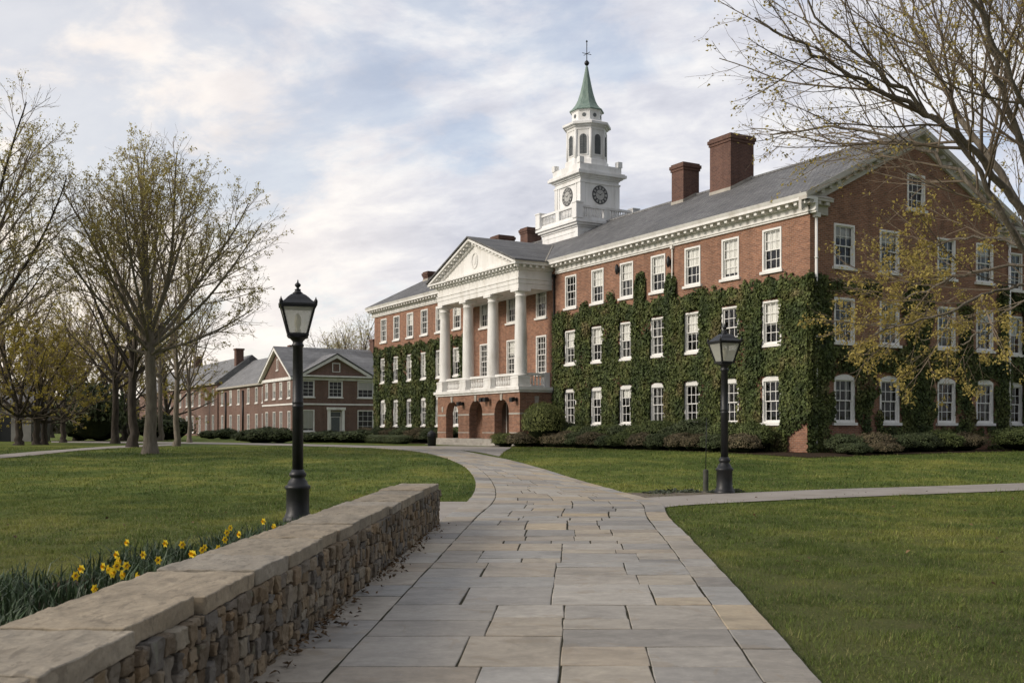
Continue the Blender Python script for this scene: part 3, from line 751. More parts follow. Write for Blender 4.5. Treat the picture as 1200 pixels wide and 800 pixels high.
# ------------------------------------------------------------------ portico
PX, Y0, Y1 = -2.2, 19.8, 30.4
BAYS = [(20.15, 23.42), (23.42, 26.69), (26.69, 29.96)]
def arch_wall(mb, O, U, N, w, z0, z1, arches, depth, n=14):
    """Brick wall with round arches (centre, half width, spring height)."""
    O = Vector(O); U = Vector(U); N = Vector(N)
    P = lambda u, z, d=0.0: tuple(O + U * u - N * d + Vector((0, 0, z)))
    for dd in (0.0, depth):
        u = 0.0
        for (c, r, zs) in arches:
            mb.quad(P(u, z0, dd), P(c - r, z0, dd), P(c - r, z1, dd), P(u, z1, dd))
            pts = [(c - r * math.cos(math.pi * i / n), zs + r * math.sin(math.pi * i / n)) for i in range(n + 1)]
            for i in range(n):
                mb.quad(P(*pts[i], dd), P(*pts[i + 1], dd), P(pts[i + 1][0], z1, dd), P(pts[i][0], z1, dd))
            u = c + r
        mb.quad(P(u, z0, dd), P(w, z0, dd), P(w, z1, dd), P(u, z1, dd))
    for (c, r, zs) in arches:
        pts = [(c - r, z0)] + [(c - r * math.cos(math.pi * i / n), zs + r * math.sin(math.pi * i / n)) for i in range(n + 1)] + [(c + r, z0)]
        for i in range(len(pts) - 1):
            mb.quad(P(*pts[i]), P(*pts[i + 1]), P(*pts[i + 1], depth), P(*pts[i], depth))
ZF, ZBAL = 0.95, 3.62
cy = [21.9, 25.1, 28.3]
mb = MB()
arch_wall(mb, (PX, Y0, 0), (0, 1, 0), (-1, 0, 0), Y1 - Y0, ZF, ZBAL, [(c - Y0, 0.86, 2.42) for c in cy], 0.5)
arch_wall(mb, (PX + 0.02, Y0 - 0.0, 0), (1, 0, 0), (0, -1, 0), -PX - 0.02, ZF, ZBAL, [(1.08, 0.66, 2.4)], 0.45)
arch_wall(mb, (PX + 0.02, Y1, 0), (1, 0, 0), (0, 1, 0), -PX - 0.02, ZF, ZBAL, [(1.08, 0.66, 2.4)], 0.45)
hp(mb, 'arcade', M['brick'])
mb = MB()
edges_ = [Y0] + [v for c in cy for v in (c - 0.86, c + 0.86)] + [Y1]
for i in range(0, 8, 2):                # stone impost bands, keystones
    mb.box(PX - 0.025, PX + 0.05, edges_[i] - (0.025 if i == 0 else 0), edges_[i + 1] + (0.025 if i == 6 else 0), 2.36, 2.46)
    mb.box(PX - 0.02, PX + 0.05, edges_[i] - (0.02 if i == 0 else 0), edges_[i + 1] + (0.02 if i == 6 else 0), 1.28, 1.34)
for c in cy:
    mb.prism([(PX - 0.05, c - 0.09, 3.2), (PX - 0.05, c + 0.09, 3.2), (PX - 0.05, c + 0.14, 3.56), (PX - 0.05, c - 0.14, 3.56)], (0.1, 0, 0))
for (xa, xb) in ((PX + 0.05, PX + 1.1 - .66), (PX + 1.1 + .66, 0)):
    mb.box(xa, xb, Y0 - 0.025, Y0 + 0.05, 2.36, 2.46)
mb.prism([(PX + 1.0, Y0 - 0.05, 3.0), (PX + 1.2, Y0 - 0.05, 3.0), (PX + 1.24, Y0 - 0.05, 3.4), (PX + .96, Y0 - 0.05, 3.4)], (0, 0.1, 0))
hp(mb, 'stone_band', M['stone'])
mb = MB()
mb.box(PX - 0.18, 0.1, Y0 - 0.15, Y1 + 0.15, 0.3, ZF)            # plinth and steps
for k in range(3):
    mb.box(PX - 0.55 - 0.36 * k, PX - 0.182 - 0.36 * k if k else PX - 0.182, 20.6, 29.6, 0.3, 0.86 - 0.14 * k - 0.004 * k)
hp(mb, 'steps', M['stone'])
mb = MB()
mb.box(PX - 0.10, 0.0, Y0 - 0.10, Y1 + 0.10, ZBAL + 0.002, ZBAL + 0.12); mb.box(PX - 0.2, 0.0, Y0 - 0.2, Y1 + 0.2, ZBAL + 0.122, ZBAL + 0.3)
hp(mb, 'balcony_floor', M['white'])
COLY = [20.25, 23.5, 26.7, 29.95]; CX = PX + 0.32
ZP0, ZP1 = ZBAL + 0.302, ZBAL + 1.12
mb = MB()
for y in COLY:
    mb.box(CX - 0.45, CX + 0.45, y - 0.45, y + 0.45, ZP0, ZP0 + 0.16); mb.box(CX - 0.40, CX + 0.40, y - 0.40, y + 0.40, ZP0 + 0.162, ZP0 + 0.5)
def balus(mb, a, b, nrm):
    a = Vector(a); b = Vector(b); d = b - a; L = d.length; d.normalize(); q = Vector(nrm)
    for (z0, z1, h) in ((ZP0, ZP0 + 0.12, 0.11), (ZP0 + 0.68, ZP0 + 0.82, 0.12)):
        p = [a - q * h, b - q * h, b + q * h, a + q * h]; mb.prism([(v.x, v.y, z0) for v in p], (0, 0, z1 - z0))
    n = max(2, int(L / 0.2))
    for i in range(n):
        c = a + d * ((i + 0.5) * L / n)
        mb.lathe([(0.045, 0), (0.045, .06), (0.075, .17), (0.07, .25), (0.035, .42), (0.05, .5), (0.05, .56)], 8, (c.x, c.y, ZP0 + 0.12))
for i in range(3): balus(mb, (CX, COLY[i] + 0.42, 0), (CX, COLY[i + 1] - 0.42, 0), (1, 0, 0))
balus(mb, (CX + 0.42, COLY[0], 0), (-0.35, COLY[0], 0), (0, 1, 0)); balus(mb, (CX + 0.42, COLY[3], 0), (-0.35, COLY[3], 0), (0, 1, 0))
for y in (COLY[0], COLY[3]): mb.box(-0.35, -0.02, y - 0.17, y + 0.17, ZP0, ZP0 + 0.86)
hp(mb, 'balustrade', M['white'])
ZC0, ZC1 = ZP0 + 0.502, 9.5
for y in COLY:
    m = MB()
    m.box(CX - 0.42, CX + 0.42, y - 0.42, y + 0.42, ZC0, ZC0 + 0.12)
    h = ZC1 - ZC0
    prof = [(0.41, .122), (0.43, .17), (0.41, .22), (0.37, .25)] + [(0.365 - 0.065 * (k / 8) ** 1.6, .27 + (h - .72) * k / 8) for k in range(9)] + [(0.335, h - .43), (0.335, h - .39), (0.30, h - .385), (0.30, h - .28), (0.36, h - .2), (0.40, h - .16)]
    m.lathe(prof, 24, (CX, y, ZC0))
    m.box(CX - 0.43, CX + 0.43, y - 0.43, y + 0.43, ZC1 - 0.158, ZC1 - 0.002)
    hp(m, 'column', M['white'])
# entablature: a box beam round three sides, soffit inside
mb = MB()
xa, xb, ya, yb = CX - 0.36, 0.0, COLY[0] - 0.36, COLY[3] + 0.36
mb.box(xa, xb, ya, yb, ZC1, 9.78); mb.box(xa - .03, xb, ya - .03, yb + .03, 9.782, 10.02); mb.box(xa - .07, xb, ya - .07, yb + .07, 10.022, 10.10)
mb.box(xa, xb, ya, yb, 10.102, 10.55); mb.box(xa - .1, xb, ya - .1, yb + .1, 10.552, 10.64)
mb.box(xa - .5, xb, ya - .5, yb + .5, 10.802, 10.90); mb.box(xa - .16, xb, ya - .16, yb + .16, 10.642, 10.80)
modillions(mb, (xa - .158, ya - .4, 0), (0, 1, 0), yb - ya + .8, (-1, 0, 0), 10.66, 10.798, .26, .16, .42, .05)
modillions(mb, (xa - .4, ya - .158, 0), (1, 0, 0), xb - xa, (0, -1, 0), 10.66, 10.798, .26, .16, .42, .05)
mb.prism([(xa - .5, ya - .5, 10.902), (xa - .58, ya - .58, 11.02), (xb, ya - .58, 11.02), (xb, ya - .5, 10.902)], (0, 0.05, 0))
hp(mb, 'entablature', M['white'])
yc = (ya + yb) / 2; hwid = (yb - ya) / 2 + 0.5; ZK = 13.05; pslope = (ZK - 10.95) / hwid
mb = MB()
mb.prism([(xa - .02, yc - hwid + .3, 10.902), (xa - .02, yc + hwid - .3, 10.902), (xa - .02, yc, ZK - .16)], (0.3, 0, 0))
for s in (-1, 1):
    for (x0, x1, d0, d1) in ((xa - .5, xa + .1, .0, .13), (xa - .16, xa - .022, .132, .36)):
        mb.prism([(x0, yc + s * hwid, 10.92 - (d0 if d0 else -.0) + .0), (x0, yc, ZK - d0), (x0, yc, ZK - d1), (x0, yc + s * (hwid - (d1 / pslope if d0 == 0 else d1 / pslope)), 10.92 - 0.0 if d0 == 0 else 10.904)], (x1 - x0, 0, 0))
    q = 0.35
    while q < hwid - 0.9:
        y = yc + s * q; z = ZK - q * pslope - .13
        mb.box(xa - .4, xa - .162, y - .08, y + .08, z - .15, z - .012); q += .42
hp(mb, 'pediment', M['white'])
mb = MB()
n = 24
for k in range(n):                       # oval wreath with a shield inside
    a0_, a1_ = 2 * math.pi * k / n, 2 * math.pi * (k + 1) / n
    mb.tube((xa - .03, yc + .36 * math.cos(a0_), 11.75 + .46 * math.sin(a0_)), (xa - .03, yc + .36 * math.cos(a1_), 11.75 + .46 * math.sin(a1_)), .05, n=6)
mb.prism([(xa - .05, yc - .17, 12.0), (xa - .05, yc + .17, 12.0), (xa - .05, yc + .16, 11.7), (xa - .05, yc, 11.5), (xa - .05, yc - .16, 11.7)], (.06, 0, 0))
hp(mb, 'medallion', M['white'])
mb = MB()
for s in (-1, 1):
    xr = (ZK + 0.1 - (ZR - WID / 2 * PITCH)) / PITCH
    x0 = xa - .58; zl = 10.96
    xl = (zl + 0.1 - (ZR - WID / 2 * PITCH)) / PITCH
    top = [(x0, yc + s * (hwid + .1), zl), (x0, yc, ZK + .06), (xr + .3, yc, ZK + .06), (xl + .3, yc + s * (hwid + .1), zl)]
    mb.prism(top, (0, 0, .09))
hp(mb, 'portico_roof', M['slate'])
mb = MB()                                # valley flashings
for s in (-1, 1):
    mb.tube((xl - .05, yc + s * (hwid + .12), zl + .06), (xr - .03, yc, ZK + .12), .05, n=6)
hp(mb, 'valley_flashing', M['stone'])
# entrance door in the arcade
mb = MB(); mb.box(0.03, 0.12, 24.3, 26.1, 0.98, 1.02); mb.box(-0.03, 0.12, 24.3, 24.4, .98, 3.3); mb.box(-.03, .12, 26.0, 26.1, .98, 3.3); mb.box(-.03, .12, 24.4, 26.0, 3.2, 3.3); mb.box(0, .1, 25.17, 25.23, 1.02, 3.2)
dr = hp(mb, 'entrance_door', M['white'])
mb = MB()
for (a, b) in ((24.4, 25.17), (25.23, 26.0)):
    mb.box(0.04, 0.09, a, b, 1.02, 3.2)
    for (z0, z1) in ((1.15, 1.75), (1.9, 2.5), (2.65, 3.1)): mb.box(0.02, 0.039, a + .12, b - .12, z0, z1)
hp(mb, 'door_leaf', M['door'], dr)
mb = MB(); mb.tube((0.0, 25.08, 2.0), (0.0, 25.08, 2.15), .02); mb.tube((0.0, 25.32, 2.0), (0.0, 25.32, 2.15), .02); hp(mb, 'handle', M['dark'], dr)
# lights fixed on the brick
def flood(x, y, z, n=1):
    m = MB(); m.box(x, x + .1, y - .1, y + .1, z - .1, z + .1)
    for k in range(n):
        yy = y + (k - (n - 1) / 2) * .5
        m.tube((x, y, z), (x - .14, yy, z + .02), .03, n=6)
        m.prism([(x - .12, yy - .15, z - .1), (x - .12, yy + .15, z - .1), (x - .12, yy + .15, z + .14), (x - .12, yy - .15, z + .14)], (-.2, 0, -.05))
    hp(m, 'floodlight', M['dark'])
flood(PX - .1, 23.55, 3.28, 2); flood(PX - .1, 26.75, 3.1); flood(PX - .1, 20.15, 3.2)
for (x, y, z) in ((-0.12, 22.8, 7.0), (-.12, 26.3, 7.0), (-.1, 13.3, 9.8), (-.1, 9.05, 9.6)):
    m = MB(); m.box(x + .04, x + .12, y - .07, y + .07, z - .12, z + .12); m.lathe([(.03, .3), (.09, .2), (.11, .0), (.07, -.2), (.03, -.24)], 8, (x - .06, y, z)); hp(m, 'wall_lantern', M['dark'])
mb = MB(); mb.box(PX - .03, PX, 29.55, 29.75, 2.62, 2.95); hp(mb, 'plaque', M['stone'])
# ------------------------------------------------------------------ clock tower
TX, TY = 6.55, 26.0
def sq(m, h, z0, z1, mi=0): m.box(TX - h, TX + h, TY - h, TY + h, z0, z1, mi)
m = MB()
sq(m, 2.12, 12.0, 14.3); 
for s in (-1, 1):                        # panel frames on the base
    for ax in (0, 1):
        for (u0, u1, z0, z1) in ((-1.8, 1.8, 14.0, 14.06), (-1.8, 1.8, 13.2, 13.26)):
            if ax == 0: m.box(TX + s * 2.12, TX + s * 2.15, TY + u0, TY + u1, z0, z1)
            else: m.box(TX + u0, TX + u1, TY + s * 2.12, TY + s * 2.15, z0, z1)
sq(m, 2.2, 14.302, 14.42); sq(m, 2.34, 14.422, 14.56); sq(m, 2.46, 14.562, 14.72); sq(m, 2.36, 14.722, 14.80)
tower = hp(m, 'clock_tower', M['white_tower'])
def tp(m, name, mat='white_tower', fix=True):
    o = m.build(name, M[mat], tower)
    if fix: fix_normals(o)
    return o
m = MB()
Bh = 2.2
for sx in (-1, 1):
    for sy in (-1, 1): m.box(TX + sx * Bh - .26, TX + sx * Bh + .26, TY + sy * Bh - .26, TY + sy * Bh + .26, 14.802, 15.74); m.box(TX + sx * Bh - .3, TX + sx * Bh + .3, TY + sy * Bh - .3, TY + sy * Bh + .3, 15.742, 15.82)
def rail(a, b):
    a = Vector(a); b = Vector(b); d = (b - a); L = d.length; d.normalize(); q = Vector((-d.y, d.x, 0))
    for (z0, z1, h) in ((14.802, 14.95, .1), (15.52, 15.66, .12)):
        p = [a - q * h, b - q * h, b + q * h, a + q * h]; m.prism([(v.x, v.y, z0) for v in p], (0, 0, z1 - z0))
    mid_ = (a + b) / 2
    p = [mid_ - d * .2 - q * .11, mid_ + d * .2 - q * .11, mid_ + d * .2 + q * .11, mid_ - d * .2 + q * .11]; m.prism([(v.x, v.y, 14.952) for v in p], (0, 0, .566))
    n_ = int(L / .17)
    for i in range(n_):
        c = a + d * ((i + .5) * L / n_)
        if (c - mid_).length > .3: m.lathe([(.04, 0), (.06, .15), (.03, .36), (.045, .5), (.045, .57)], 6, (c.x, c.y, 14.95))
e_ = Bh - .26
for s in (-1, 1):
    rail((TX + s * Bh, TY - e_, 0), (TX + s * Bh, TY + e_, 0)); rail((TX - e_, TY + s * Bh, 0), (TX + e_, TY + s * Bh, 0))
tp(m, 'tower_balustrade')
m = MB()
sq(m, 1.5, 14.802, 17.6); sq(m, 1.6, 14.804, 15.2)
for sx in (-1, 1):                       # corner pilasters
    for sy in (-1, 1):
        for k in (0, .42):
            x = TX + sx * (1.5 - .13); y = TY + sy * (1.5 - .13)
        m.box(x - .17, x + .17, y - .17, y + .17, 15.202, 17.3); 
        x2 = TX + sx * 1.02; m.box(x2 - .07, x2 + .07, TY + sy * 1.5, TY + sy * 1.54, 15.202, 17.3)
        y2 = TY + sy * 1.02; m.box(TX + sx * 1.5, TX + sx * 1.54, y2 - .07, y2 + .07, 15.202, 17.3)
sq(m, 1.58, 17.302, 17.42); sq(m, 1.56, 17.602, 17.70); sq(m, 1.68, 17.702, 17.82); sq(m, 1.88, 17.822, 18.0); sq(m, 1.8, 18.002, 18.08); sq(m, 1.62, 18.082, 18.52)
for sx in (-1, 1):
    for sy in (-1, 1): m.box(TX + sx * 1.5 - .17, TX + sx * 1.5 + .17, TY + sy * 1.5 - .17, TY + sy * 1.5 + .17, 18.522, 18.9)
tp(m, 'clock_stage')
def clock(nx_, ny_):
    N = Vector((nx_, ny_, 0)); U = Vector((-ny_, nx_, 0)); C = Vector((TX, TY, 16.62)) + N * 1.5
    P = lambda r, a, d: tuple(C + U * (r * math.sin(a)) + Vector((0, 0, r * math.cos(a))) + N * d)
    m = MB(); n = 32
    m.prism([P(.60, 2 * math.pi * k / n, 0.005) for k in range(n)], tuple(N * .035))
    o = tp(m, 'clock_face', 'clock_dark')
    m = MB()
    m.prism([P(.33, 2 * math.pi * k / n, 0.042) for k in range(n)], tuple(N * .01))
    for k in range(12):                  # hour strokes
        a = 2 * math.pi * k / 12
        for off in ((-.06, .06) if k % 3 else (-.09, 0, .09)):
            w_ = .022; q = [(r, a + off * .55 / .46 + s * w_ / r) for (r, s) in ((.38, -1), (.38, 1), (.54, 1), (.54, -1))]
            m.prism([P(r, b, .042) for (r, b) in q], tuple(N * .008))
    z = m.build('dial', M['clock_face'], tower); fix_normals(z)
    m = MB()
    for (a, L, w_) in ((R(55), .3, .03), (R(292), .46, .022)):
        m.prism([P(.07, a + math.pi, .056), P(w_, a - math.pi / 2, .056), P(L, a, .056), P(w_, a + math.pi / 2, .056)], tuple(N * .008))
    z = m.build('clock_hand', M['clock_dark'], tower); fix_normals(z)
clock(-1, 0); clock(0, -1)
# belfry octagon
m = MB(); A8 = math.pi / 8
def octa(m, prof): m.lathe(prof, 8, (TX, TY, 0), smooth=False, a0=A8)
ap = math.cos(A8); ro = 1.2 / ap
octa(m, [(1.34 / ap, 18.082), (1.34 / ap, 18.95), (1.28 / ap, 18.98), (ro, 19.05), (ro, 20.9), (1.24 / ap, 20.92), (1.24 / ap, 21.08), (1.34 / ap, 21.12), (1.34 / ap, 21.2), (1.5 / ap, 21.24), (1.5 / ap, 21.38), (1.4 / ap, 21.44), (1.0 / ap, 21.6), (.92 / ap, 21.62), (.92 / ap, 22.22), (1.0 / ap, 22.26), (1.0 / ap, 22.34), (.2, 22.36)])
for k in range(8):                       # corner pilasters
    a = A8 + k * math.pi / 4
    x, y = TX + (ro - .03) * math.cos(a), TY + (ro - .03) * math.sin(a)
    m.lathe([(.1, 19.05), (.1, 20.9)], 8, (x, y, 0))
tp(m, 'belfry')
for k in range(8):
    a = k * math.pi / 4; N = Vector((math.cos(a), math.sin(a), 0)); U = Vector((-N.y, N.x, 0)); C = Vector((TX, TY, 0)) + N * 1.2
    P = lambda u, z, d: tuple(C + U * u + N * d + Vector((0, 0, z)))
    def archpts(h, z0, zs, d, n=10): return [P(-h, z0, d)] + [P(-h * math.cos(math.pi * i / n), zs + h * math.sin(math.pi * i / n), d) for i in range(n + 1)] + [P(h, z0, d)]
    m = MB(); m.prism(archpts(.3, 19.25, 20.38, .005), tuple(N * .04)); o = m.build('belfry_window', M['white_tower'], tower); fix_normals(o)
    m = MB(); m.prism(archpts(.23, 19.32, 20.38, .047), tuple(N * .01))
    o2 = m.build('louvre_panel', M['louvre'], tower); fix_normals(o2)
    m = MB(); m.box(-.012, .012, 0, 0, 0, 0) if False else None
    for z in np.arange(19.42, 20.5, .16):
        m.prism([P(-.22, z, .058), P(.22, z, .058), P(.22, z + .05, .075), P(-.22, z + .05, .075)], tuple(N * .006))
    m.prism([P(-.018, 19.32, .06), P(.018, 19.32, .06), P(.018, 20.6, .06), P(-.018, 20.6, .06)], tuple(N * .03))
    o3 = m.build('louvre_slat', M['louvre'], tower); fix_normals(o3)
    m = MB(); C2 = Vector((TX, TY, 21.94)) + N * .92
    m.prism([tuple(C2 + U * (.13 * math.sin(2 * math.pi * i / 14)) + Vector((0, 0, .13 * math.cos(2 * math.pi * i / 14)))) for i in range(14)], tuple(N * .02))
    o4 = m.build('round_vent', M['louvre'], tower); fix_normals(o4)
m = MB()
octa(m, [(1.16, 22.3), (1.16, 22.36), (.98, 22.5), (.78, 22.75), (.6, 23.1), (.44, 23.6), (.3, 24.2), (.17, 24.85), (.09, 25.3), (.05, 25.4)])
tp(m, 'spire', 'copper')
m = MB()
m.lathe([(.03, 25.38), (.13, 25.48), (.17, 25.58), (.13, 25.68), (.03, 25.78), (.025, 26.95)], 10, (TX, TY, 0))
for (dx, dy) in ((1, 0), (0, 1)): m.tube((TX - .35 * dx, TY - .35 * dy, 26.2), (TX + .35 * dx, TY + .35 * dy, 26.2), .02, n=6)
m.tube((TX - .3, TY - .45, 26.62), (TX + .3, TY + .45, 26.62), .022, n=6)
m.prism([(TX + .16, TY + .24, 26.5), (TX + .34, TY + .5, 26.5), (TX + .36, TY + .54, 26.8), (TX + .2, TY + .3, 26.72)], (.02, -.015, 0))
m.prism([(TX - .38, TY - .57, 26.62), (TX - .24, TY - .36, 26.53), (TX - .24, TY - .36, 26.71)], (.02, -.015, 0))
m.lathe([(.01, 26.93), (.06, 26.98), (.06, 27.03), (.01, 27.1)], 8, (TX, TY, 0))
tp(m, 'weathervane', 'dark')
# rear wing beyond the gable
rw = MB(); X0, X1, RY0, RY1 = WID + .02, 23.0, 0.9, 11
wall_holes(rw, (X0, RY0, 0), (1, 0, 0), (0, -1, 0), X1 - X0, 0.2, ZE + .5, [(v - wg / 2, a, v + wg / 2, b) for v in (1.6, 4.6, 7.6) for (a, b) in ZS], 0.14)
rw.quad((X1, RY0, .2), (X1, RY1, .2), (X1, RY1, ZE + .5), (X1, RY0, ZE + .5)); rw.quad((X1, RY1, .2), (X0, RY1, .2), (X0, RY1, ZE + .5), (X1, RY1, ZE + .5))
hp(rw, 'rear_wing', M['brick'], fix=False)
for v in (1.6, 4.6, 7.6):
    for row, (a, b) in enumerate(ZS): add_window(hall, X0 + v, RY0, a - ZB, 0, wg, b - a, row == 0, wr.choice([0, .5]))
m = MB(); m.box(X0 + .1, X1 + .1, RY0 - .09, RY0 + .02, 10.36, 10.72); m.box(X0 + .62, X1 + .5, RY0 - .5, RY0 + .02, 10.95, 11.08); hp(m, 'rear_cornice', M['white'])
m = MB(); zl_ = 11.085
m.poly([(X0 - .3, RY0 - .55, zl_), (X1 + .5, RY0 - .55, zl_), (X1 - 4, 6, 13.6), (X0 - 3, 6, 13.6)]); m.poly([(X1 + .5, RY0 - .55, zl_), (X1 + .5, RY1 + .5, zl_), (X1 - 4, 6, 13.6)]); m.poly([(X1 + .5, RY1 + .5, zl_), (X0 - .3, RY1 + .5, zl_), (X0 - 3, 6, 13.6), (X1 - 4, 6, 13.6)])
hp(m, 'rear_roof', M['slate'])
# ------------------------------------------------------------------ leaves
def leaf_quads(C, Nrm, Up, size, rng, aspect=0.85, bend=0.18):
    """Kite-shaped leaves at C (n,3): face along Nrm, tip along Up; size (n,)."""
    n = len(C)
    Nrm = Nrm / np.linalg.norm(Nrm, axis=1, keepdims=True)
    T = Up - Nrm * np.sum(Up * Nrm, 1, keepdims=True)
    T /= np.maximum(np.linalg.norm(T, axis=1, keepdims=True), 1e-6)
    B = np.cross(Nrm, T); s = size[:, None]
    a = C - T * s * .5; b = C + B * s * .5 * aspect - T * s * .08 + Nrm * s * bend; c = C + T * s * .5; d = C - B * s * .5 * aspect - T * s * .08 + Nrm * s * bend
    V = np.stack([a, b, c, d], 1).reshape(-1, 3)
    i = np.arange(n)[:, None] * 4
    F = np.concatenate([np.concatenate([i, i + 1, i + 2], 1), np.concatenate([i, i + 2, i + 3], 1)], 0)
    return V, F

def n3(p, s, seed=0.0): return mnoise.noise(Vector((p[0] * s + seed, p[1] * s - seed * .7, p[2] * s + seed * .3)))

def ivy(name, label, O, U, N, w, z1, topf, excl, dens, size, seed, z0=0.5, parentless=True, group=None):
    """Ivy on the wall plane O + U u: leaves wherever topf(u, z) > 0, kept off the excluded rectangles."""
    rng = np.random.default_rng(seed)
    U = np.array(U); N = np.array(N)
    n = int(w * (z1 - z0) * dens)
    u = rng.random(n) * w; z = z0 + rng.random(n) * (z1 - z0)
    keep = np.ones(n, bool); h = np.zeros(n)
    for i in range(n):
        k = topf(u[i], z[i])
        jx = n3((u[i], z[i], 3), 2.2, seed) * .09
        if k <= rng.random() ** 2 * .38 - .06 or (n3((u[i], z[i], 7), .8, seed) < -.28 and rng.random() < .6) or any(a - .02 + jx < u[i] < b + .02 + jx and c - .06 + jx < z[i] < d + .06 + jx for (a, b, c, d) in excl): keep[i] = False; continue
        m = n3((u[i], z[i], 0), .9, seed) * .09 + n3((u[i], z[i], 5), 3.2, seed) * .04
        h[i] = max(0.0, .13 + m) * min(1, .3 + k * 1.5)
    u, z, h = u[keep], z[keep], h[keep]; n = len(u)
    O2 = np.array([O[0], O[1], 0.0])
    C = O2 + U * u[:, None] + np.array([0, 0, 1.]) * z[:, None] + N * (.03 + h * (.35 + .8 * rng.random(n)))[:, None]
    nr = N + rng.normal(0, .45, (n, 3)) + np.array([0, 0, .35])
    up = np.array([0, 0, -1.]) + rng.normal(0, .5, (n, 3))
    V, F = leaf_quads(C, nr, up, size * (.6 + .8 * rng.random(n)), rng, .95)
    me = np_mesh(name, V, [F], [M['ivy']])
    o = link(name, me, None, (HC[0], HC[1], 0), A30)
    # dark woody backing sheet that fills the gaps between the leaves
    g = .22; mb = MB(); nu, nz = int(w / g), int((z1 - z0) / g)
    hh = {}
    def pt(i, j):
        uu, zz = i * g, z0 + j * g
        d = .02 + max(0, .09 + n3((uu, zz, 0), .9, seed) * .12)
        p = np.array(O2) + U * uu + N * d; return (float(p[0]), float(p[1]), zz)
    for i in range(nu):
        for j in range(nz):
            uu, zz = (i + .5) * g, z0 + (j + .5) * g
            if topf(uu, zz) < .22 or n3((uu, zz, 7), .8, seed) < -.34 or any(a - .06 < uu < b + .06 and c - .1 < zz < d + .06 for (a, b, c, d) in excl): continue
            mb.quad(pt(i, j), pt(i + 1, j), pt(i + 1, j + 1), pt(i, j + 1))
    s = mb.build('ivy_backing', M['ivy_dark'], o)
    tag(o, label, 'ivy', group)
    return o

def top_facade(u, z):
    base = 8.0 + .34 * n3((u, 0, 0), .55, 3) + .24 * n3((u, 0, 0), 1.9, 4) + .2 * n3((u, 0, 0), 5.5, 9)
    for (c, wd, t) in ((14.05, .5, 8.75), (11.45, .42, 9.45), (9.0, .42, 9.05), (16.5, .5, 8.45)):
        if abs(u - c) < wd: base = max(base, t - 2.2 * max(0, abs(u - c) - wd * .5))
    k = base - z
    if u > 19.4: k = min(k, 19.75 - u)
    if z < 1.9 and u < 1.2: k = min(k, (u - .55) * .6 + (z - 1.6))
    return min(k, .5 + .8 * n3((u, z, 9), .7, 2) + .6)
wx = -.03
ex_f = [(tt - ww / 2 - wx, tt + ww / 2 + wx, a - .13, b + .05 + (.1 if r == 0 else 0)) for r, (a, b) in enumerate(ZS) for tt in T_R]
ivy('ivy', 'dark green ivy covering the two lower storeys of the front between corner and portico', (0, -.24), (0, 1, 0), (-1, 0, 0), 20.04, 9.9, lambda u, z: top_facade(u - .24, z), [(a + .24, b + .24, c, d) for a, b, c, d in ex_f], 560, .13, 11)
def top_gable(u, z):
    k = -1.0
    top = 7.9 - .25 * max(0, u - .6) + .25 * n3((u, 1, 0), 1.1, 7)
    edge = 1.28 + .35 * n3((0, z, 0), .8, 8) - (.25 if z < 3.5 else 0)
    k = max(k, min(edge - u, top - z))
    band = 7.75 + .35 * n3((u, 3, 0), .8, 5); lo = 7.15 + .2 * n3((u, 5, 0), .9, 5)
    if u < 4.2: k = max(k, min(band - z, z - lo))
    k = max(k, min(5.0 + .3 * n3((u, 2, 0), .7, 6) - z, z - (3.9 + .35 * n3((u, 4, 0), .9, 6))))
    if z < 4.6: k = max(k, min(.3, .12 + .9 * n3((u, z, 11), .75, 15) + .5 * n3((u, z, 12), 1.8, 16)))
    for (c, wd, t) in ((3.3, .5, 5.2), (6.55, 1.25, 7.5), (9.85, .6, 7.2), (12.55, .55, 8.2), (6.6, .9, 8.1)):
        k = max(k, min(wd * (.75 + .6 * n3((c, z, 0), .6, c)) - abs(u - c), t - z))
    return k
ex_g = [(v - wg / 2 - wx, v + wg / 2 + wx, a - .13, b + .05 + (.1 if r == 0 else 0)) for r, (a, b) in enumerate(ZS) for v in VG]
ivy('ivy', 'darker ivy climbing the shaded gable end in bands and columns between its windows', (-.24, 0), (1, 0, 0), (0, -1, 0), 13.34, 8.4, lambda u, z: top_gable(u - .24, z), [(a + .24, b + .24, c, d) for a, b, c, d in ex_g], 520, .13, 12)
def top_left(u, z):
    base = 7.8 + .3 * n3((u, 0, 0), .6, 13) + .2 * n3((u, 0, 0), 1.7, 14)
    return min(base - z, (u - .1) * 2, .5 + .8 * n3((u, z, 9), .7, 12) + .5, (16.0 - u))
ex_l = [(tt - 30.4 - ww / 2 - wx, tt - 30.4 + ww / 2 + wx, a - .13, b + .12) for (a, b) in ZS for tt in T_L]
ivy('ivy', 'lighter ivy on the distant front wall beyond the portico', (0, 30.4), (0, 1, 0), (-1, 0, 0), 16, 8.4, top_left, ex_l, 330, .165, 13)
def top_rear(u, z): return min(8.3 + .3 * n3((u, 0, 0), .9, 23) - z, .8 + .6 * n3((u, z, 9), .7, 22))
ex_r = [(v - wg / 2 - wx, v + wg / 2 + wx, a - .13, b + .12) for (a, b) in ZS for v in (1.6, 4.6, 7.6)]
ivy('ivy', 'ivy on the set-back wing behind the gable downpipe at the picture edge', (WID + .02, .9), (1, 0, 0), (0, -1, 0), 5.5, 8.6, top_rear, ex_r, 200, .19, 14)

